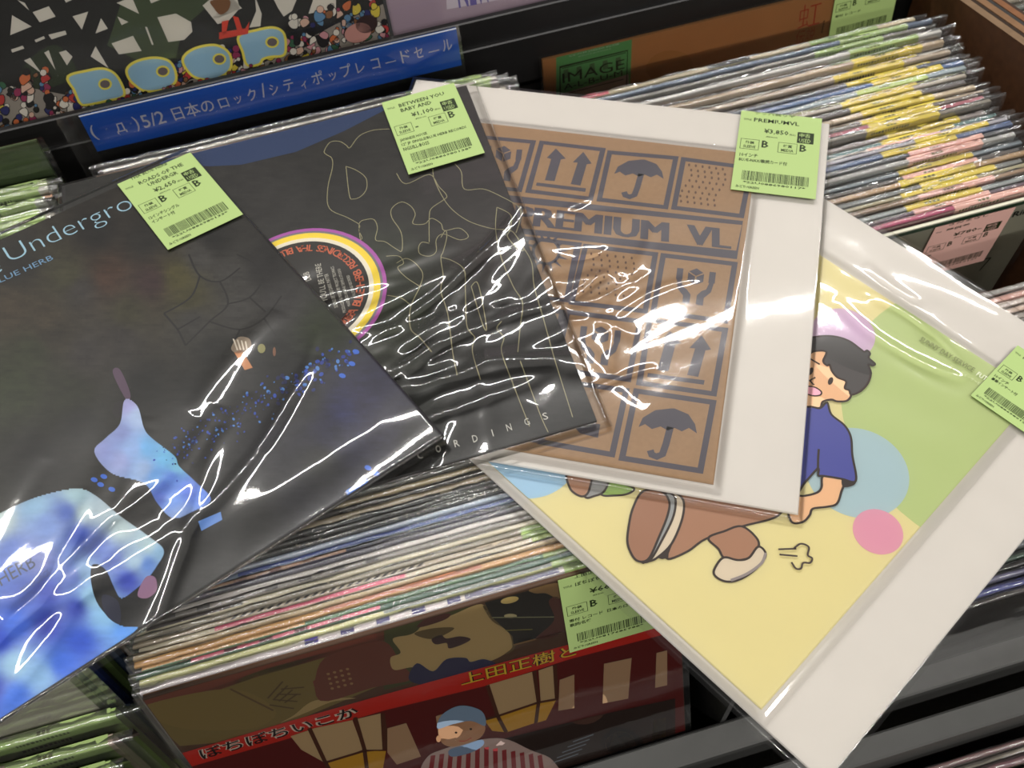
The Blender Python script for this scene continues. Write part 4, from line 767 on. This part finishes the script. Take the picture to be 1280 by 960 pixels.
# ===== front bin on the right, below the yellow sleeve
RF = 'records in the bin under the yellow sleeve'; y = 0.132; cols = [(150, 146, 142), (206, 160, 146), (186, 172, 160), (200, 176, 160), (150, 140, 130)]
fr = [(c, .0044) for c in cols] + [(HID[i % 7], .0060) for i in range(15)] + [((120, 108, 96), .0044), ((186, 172, 120), .0044), ((206, 196, 168), .0044), ((196, 186, 150), .0034), ((150, 140, 130), .0034), ((176, 168, 156), .0034), ((66, 104, 172), .0044), ((120, 124, 130), .0034), ((62, 92, 74), .0044), ((40, 38, 40), .0034), ((110, 108, 140), .0034), ((64, 70, 140), .0044)]
tot = sum(q[1] for q in fr); gap = (0.132 + 0.0690 - tot) / len(fr)
for i, (col, T) in enumerate(fr):
    y -= T + gap
    standing('%s-edged upright record, %s from the back of the bin under the yellow sleeve' % (cname(col), nth(i + 1)), RX - 0.004 + rr.uniform(-0.003, 0.003), y, -0.036 + rr.uniform(-0.003, 0.001), -1.3, T, col, None, 0.24, [(.0, 1.0, (196, 200, 226), 'speck')] if i == len(fr) - 1 else (), RF, film=(i < 6 or i > 18), fk=i)
bk = standing('dark brown glossy record, foremost in the bin under the yellow sleeve', RX - 0.004, y - 0.0042, -0.040, -1.6, 0.0034, (52, 44, 42), fk=6, name='dark_glossy_record')
v, f = ff(-0.003, JH + 0.006, 0.05, JH + 0.002, 28, 0.0006); obj('face_film', v, f, FILM, bk, smooth=True)

# ===== left column: row at the back and row at the front
LG = 'records in the left bin'; LX = -0.0435 - JH
dg = standing('dark green record standing tallest at the back of the left bin', LX + 0.0025, 0.4420, 0.0255, 10.0, .0034, (86, 106, 68), name='dark_green_record', film=False)
v, f = ff(-0.003, JH + 0.006, 0.05, JH + 0.003, 38, 0.0004); obj('plastic_sleeve', v, f, FILM, dg, smooth=True)
y = 0.432; lr = random.Random(3)
for i, (col, T, st) in enumerate((((180, 196, 140), .006, 'green'), ((190, 190, 176), .006, 'green'), ((196, 150, 120), .0044, 'green'), ((176, 180, 168), .006, 'green'), ((150, 150, 140), .006, 'green'), ((186, 180, 170), .006, 'green'), ((140, 136, 128), .006, 'green'), ((170, 166, 160), .006, 'green'))):
    y -= T + 0.0018
    standing('%s-edged upright record with green sticker, %s in front of the dark green record' % (cname(col), nth(i + 1)), LX + lr.uniform(-0.004, 0.003), y, lr.uniform(-0.004, 0.002), 8.0, T, col, st, 0.246, (), LG, fk=i)
while y > 0.072:
    y -= 0.0125; i += 1; col = HID[i % 7]
    standing('%s-edged upright record, %s in front of the dark green record' % (cname(col), nth(i + 1)), LX + lr.uniform(-0.004, 0.003), y, lr.uniform(-0.012, -0.004), 8.0, .006, col, None, 0.24, (), LG, film=False, fk=i)
for col, T, zz_, dx_, st, nm, gp in (((78, 96, 54), .0044, -0.010, 0.004, None, 'olive', .003), ((40, 46, 44), .0034, -0.012, 0.0, None, 'black', .002), ((34, 48, 92), .0044, -0.010, 0.002, None, 'navy', .002), ((150, 146, 138), .006, -0.008, 0.0, None, 'grey', .002), ((36, 52, 104), .0044, -0.012, 0.001, None, 'deep blue', .002), ((206, 200, 190), .006, -0.001, 0.002, None, 'white', .002),
                                   ((170, 166, 158), .0044, -0.050, 0.002, None, 'pale grey', .003), ((160, 190, 110), .006, -0.052, 0.012, 'green', 'green', .003), ((190, 170, 156), .006, -0.056, 0.008, 'green', 'beige', .008), ((170, 196, 120), .006, -0.060, 0.004, 'green', 'lime', .008), ((120, 84, 66), .0044, -0.062, 0.002, 'green', 'brown', .008), ((180, 186, 160), .006, -0.064, 0.004, 'green', 'sage', .006)):
    i += 1; y -= T + gp
    standing('%s upright record%s, %s in front of the dark green record' % (nm, ' with green sticker' if st else '', nth(i + 1)), LX + dx_ - 0.004, y, zz_, 9.0, T, col, st, 0.250, (), LG, fk=i, film=(st is not None or nm == 'white'))

# ===== covers displayed on the tier behind
O, X, Y, Zv = lean_basis(0.0, 0.4790, 0.026, 17.2)
def display(name, label, xr, hgt, T, col, drop=0.022, wd=0.322):
    r = thing(name, label, 'record', basis(O + X * (xr - wd) - Zv * drop, X, Y, Zv)); box('jacket', card(col), r, 0, wd, 0, T, 0, hgt, ch=0.0005); return r
dr = display('crowd_doodle_record', 'record cover with white angular shapes on black above a crowd of doodles and DOOR lettering', 0.2440, 0.315, 0.0035, (28, 27, 24))
F = Face(dr); a = Art(F.uv); CL = (0.0005, 0.0005, 0.3215, 0.3145); d2, d3 = zz(0, 0, 5.82), zz(200, 0, 5.82); P = lambda pts, c, sm=False: a.poly(pts, c, sm=sm, clip=CL)
P(d2([(900, -40), (1600, -40), (1450, 100), (1330, 200), (1280, 420), (1000, 440), (780, 330), (830, 180)]), (66, 78, 52)); P(d2([(150, 540), (250, 400), (420, 330), (560, 520), (420, 620), (240, 640)]), (46, 56, 36), True); a.up()
CR = (216, 210, 198)
for p in ([(88, 110), (230, 192), (75, 255)], [(238, 88), (355, 45), (405, 120), (290, 162)], [(128, 0), (180, 20), (212, 75)], [(528, 118), (642, 84), (596, 215)], [(735, 132), (785, 208), (695, 243)], [(848, 20), (960, -20), (1012, 100)], [(855, 120), (935, 160), (885, 182)], [(252, 290), (320, 262), (328, 280), (262, 308)], [(352, 252), (475, 222), (486, 250), (376, 286)], [(1055, 195), (1070, 195), (1118, 325), (1105, 325)],
          [(1145, 125), (1280, 98), (1390, 160), (1400, 230), (1340, 290), (1225, 305)], [(812, 315), (968, 260), (1030, 370), (865, 395)], [(430, 380), (480, 365), (528, 412), (488, 475)], [(322, 382), (355, 365), (405, 510)], [(175, 440), (220, 420), (305, 535)], [(695, 335), (790, 495), (660, 410)], [(80, 360), (165, 332), (178, 352), (90, 382)], [(465, -10), (545, -10), (480, 18)], [(1080, -20), (1210, -20), (1100, 24)], [(1680, -30), (1760, 60), (1590, 130), (1545, 130)]): P(d2(p), CR)
for p in ([(310, 40), (380, -20), (560, -20), (580, 60), (500, 150), (420, 175)], [(690, -30), (740, 100), (730, 190), (650, 200), (700, 80)], [(820, -20), (1000, -20), (960, 80), (900, 120), (860, 60)], [(1120, -20), (1280, -20), (1280, 60), (1080, 100)]): P(d3(p), CR)
a.up(2)
rn = random.Random(21); CRD = [(186, 60, 56), (216, 196, 70), (62, 104, 76), (44, 46, 104), (206, 150, 156), (220, 214, 202), (136, 92, 58), (206, 112, 66), (96, 140, 176), (150, 52, 88), (224, 218, 206), (30, 27, 25), (34, 30, 28), (216, 180, 160), (228, 222, 210)]
P([(-10, 110), (30, 108), (80, 118), (120, 122), (180, 116), (250, 96), (330, 78), (420, 30), (486, 2), (490, 60), (300, 110), (-10, 185)], (150, 142, 132)); a.up()
L0 = a.lay
for i in range(300):
    x = rn.uniform(-4, 484); lim = 34 + 34 * (x < 60) + 20 * (x > 330); yb = 172 - 0.256 * x; y = yb - rn.random() * lim; r = rn.uniform(3.4, 8.0); c = rn.choice(CRD); a.lay = L0 + (i % 14) * 0.9
    b = smooth_pts([(x + r * k_ * math.cos(t), y + r * 1.1 * k_ * math.sin(t)) for t, k_ in [(2 * math.pi * m / 6, rn.uniform(0.5, 1.15)) for m in range(6)]], n=3); P(b, c); a.lay += 0.3; a.stroke(b, 0.00055, (26, 22, 20), closed=True); a.lay += 0.3
    if rn.random() < 0.7:
        hx, hy, hr = x + rn.uniform(-2, 2), y - r * 1.15, r * rn.uniform(0.5, 0.7); P(ell(hx, hy, hr, n=8), rn.choice(CRD[3:])); a.lay += 0.15; a.stroke(ell(hx, hy, hr, n=8), 0.0004, (26, 22, 20), closed=True)
a.lay = L0 + 15
def blob(pts, hole, dd):
    a.stroke(dd(pts), 0.0040, (236, 220, 92), closed=True, sm=True); a.up(); P(dd(pts), (150, 186, 206), True); a.up()
    P(dd(ell(*hole, 50, 42)), (236, 220, 92)); a.up(); P(dd(ell(*hole, 36, 29)), (112, 100, 100)); a.up()
blob([(505, 560), (640, 520), (750, 505), (830, 540), (880, 620), (890, 690), (780, 720), (640, 750), (590, 740), (550, 650)], (765, 608), d2)
blob([(935, 500), (1000, 450), (1120, 425), (1220, 445), (1265, 510), (1265, 590), (1180, 640), (1060, 650), (990, 610), (945, 560)], (1185, 515), d2)
blob([(175, 430), (250, 360), (390, 332), (480, 370), (510, 440), (490, 510), (400, 560), (290, 560), (220, 520)], (432, 425), d3)
blob([(580, 265), (700, 225), (820, 205), (890, 240), (905, 330), (890, 390), (800, 400), (740, 420), (715, 455), (640, 462), (610, 370)], (815, 302), d3)
L0 = a.lay
for i in range(60):
    a.lay = L0 + (i % 8) * 0.9; x = rn.uniform(85, 330); yb = 172 - 0.256 * x; y = yb - rn.random() * 11; r = rn.uniform(2.0, 4.2); b = ell(x, y, r, r * 0.9, n=8); P(b, rn.choice(CRD)); a.lay += 0.3; a.stroke(b, 0.0004, (26, 22, 20), closed=True); a.lay += 0.3
a.lay = L0 + 9; P(ell(447, 40, 17, 12, -0.3), (200, 150, 140)); P(ell(458, 29, 14, 11, -0.3), (60, 40, 36)); a.up(); P(d3([(430, 230), (620, 200), (650, 150), (640, 240), (430, 280)]), (206, 66, 44)); P(d3([(450, 150), (500, 140), (480, 240), (450, 250)]), (206, 66, 44)); P(d3([(530, 110), (570, 120), (600, 210), (560, 210)]), (206, 66, 44)); P(d3([(370, 0), (500, -10), (500, 60), (440, 100), (390, 50)]), (124, 84, 50), True)
F.build(a, off=0.0002)
v, f = grid_geo(70, 70, lambda p, q: (-0.004 + 0.330 * p, -0.0022 + 0.0009 * wrinkle(p * 0.33, q * 0.32, 52, 12, 1.4, 3.0), 0.002 + 0.318 * q)); obj('plastic_sleeve', v, f, FILM, dr, smooth=True)
pr = display('lilac_record', 'plain lilac record cover displayed beside the doodle crowd cover', 0.2440 + 0.3245, 0.315, 0.0035, (172, 152, 166))
F = Face(pr); a = Art(F.uv); CL = (0.0005, 0.0005, 0.3215, 0.3145); z3 = zz(480, 0, 4.267)
a.poly(z3([(335, 50), (330, -60), (760, -160), (720, -20)]), (206, 196, 206), clip=CL); a.up(); a.text('NEW', *z3([(400, 44), (580, 8)]), 0.026, (104, 92, 160), bold=0.02)
F.build(a, off=0.0002)
v, f = grid_geo(30, 30, lambda p, q: (-0.001 + 0.326 * p, -0.0022 + 0.0006 * wrinkle(p * 0.33, q * 0.32, 56, 12, 1.4, 3.0), 0.002 + 0.318 * q)); obj('plastic_sleeve', v, f, FILM, pr, smooth=True)

# ===== records beyond the plywood divider, and the tier below
for i, c in enumerate([(150, 146, 132), (112, 104, 92), (170, 160, 140), (96, 120, 120), (150, 140, 120), (120, 124, 116), (176, 168, 150), (130, 120, 110)]):
    standing('%s-edged upright record, %s from the rail beyond the plywood divider' % (cname(c), nth(i + 1)), 0.765, 0.440 - i * 0.0095, -0.035, 6, .006, c, None, .2, (), 'records beyond the plywood divider', fk=i)
LT = 'records in the tier below'; y = -0.135
for i, (c, T) in enumerate([((120, 84, 84), .0044), ((150, 140, 124), .0044), ((120, 76, 82), .006), ((176, 160, 130), .0044), ((196, 160, 80), .006), ((150, 140, 140), .006), ((90, 60, 70), .0044), ((170, 164, 156), .006), ((120, 70, 50), .0044)]):
    standing('%s-edged upright record, %s behind the grey rail of the tier below' % (cname(c), nth(i + 1)), 0.40 + 0.004 * (i % 3), y, -0.245 - 0.003 * (i % 2), 8, T, c, None, .2, (), LT, fk=i); y -= T + 0.0014
y = -0.128
for i, (c, T) in enumerate([((96, 62, 58), .006), ((130, 126, 122), .006), ((90, 84, 80), .006), ((150, 140, 130), .006)]):
    standing('%s-edged upright record, %s in the tier below the lantern record' % (cname(c), nth(i + 1)), 0.03, y, -0.225, 8, T, c, None, .2, (), LT, fk=i); y -= T + 0.002
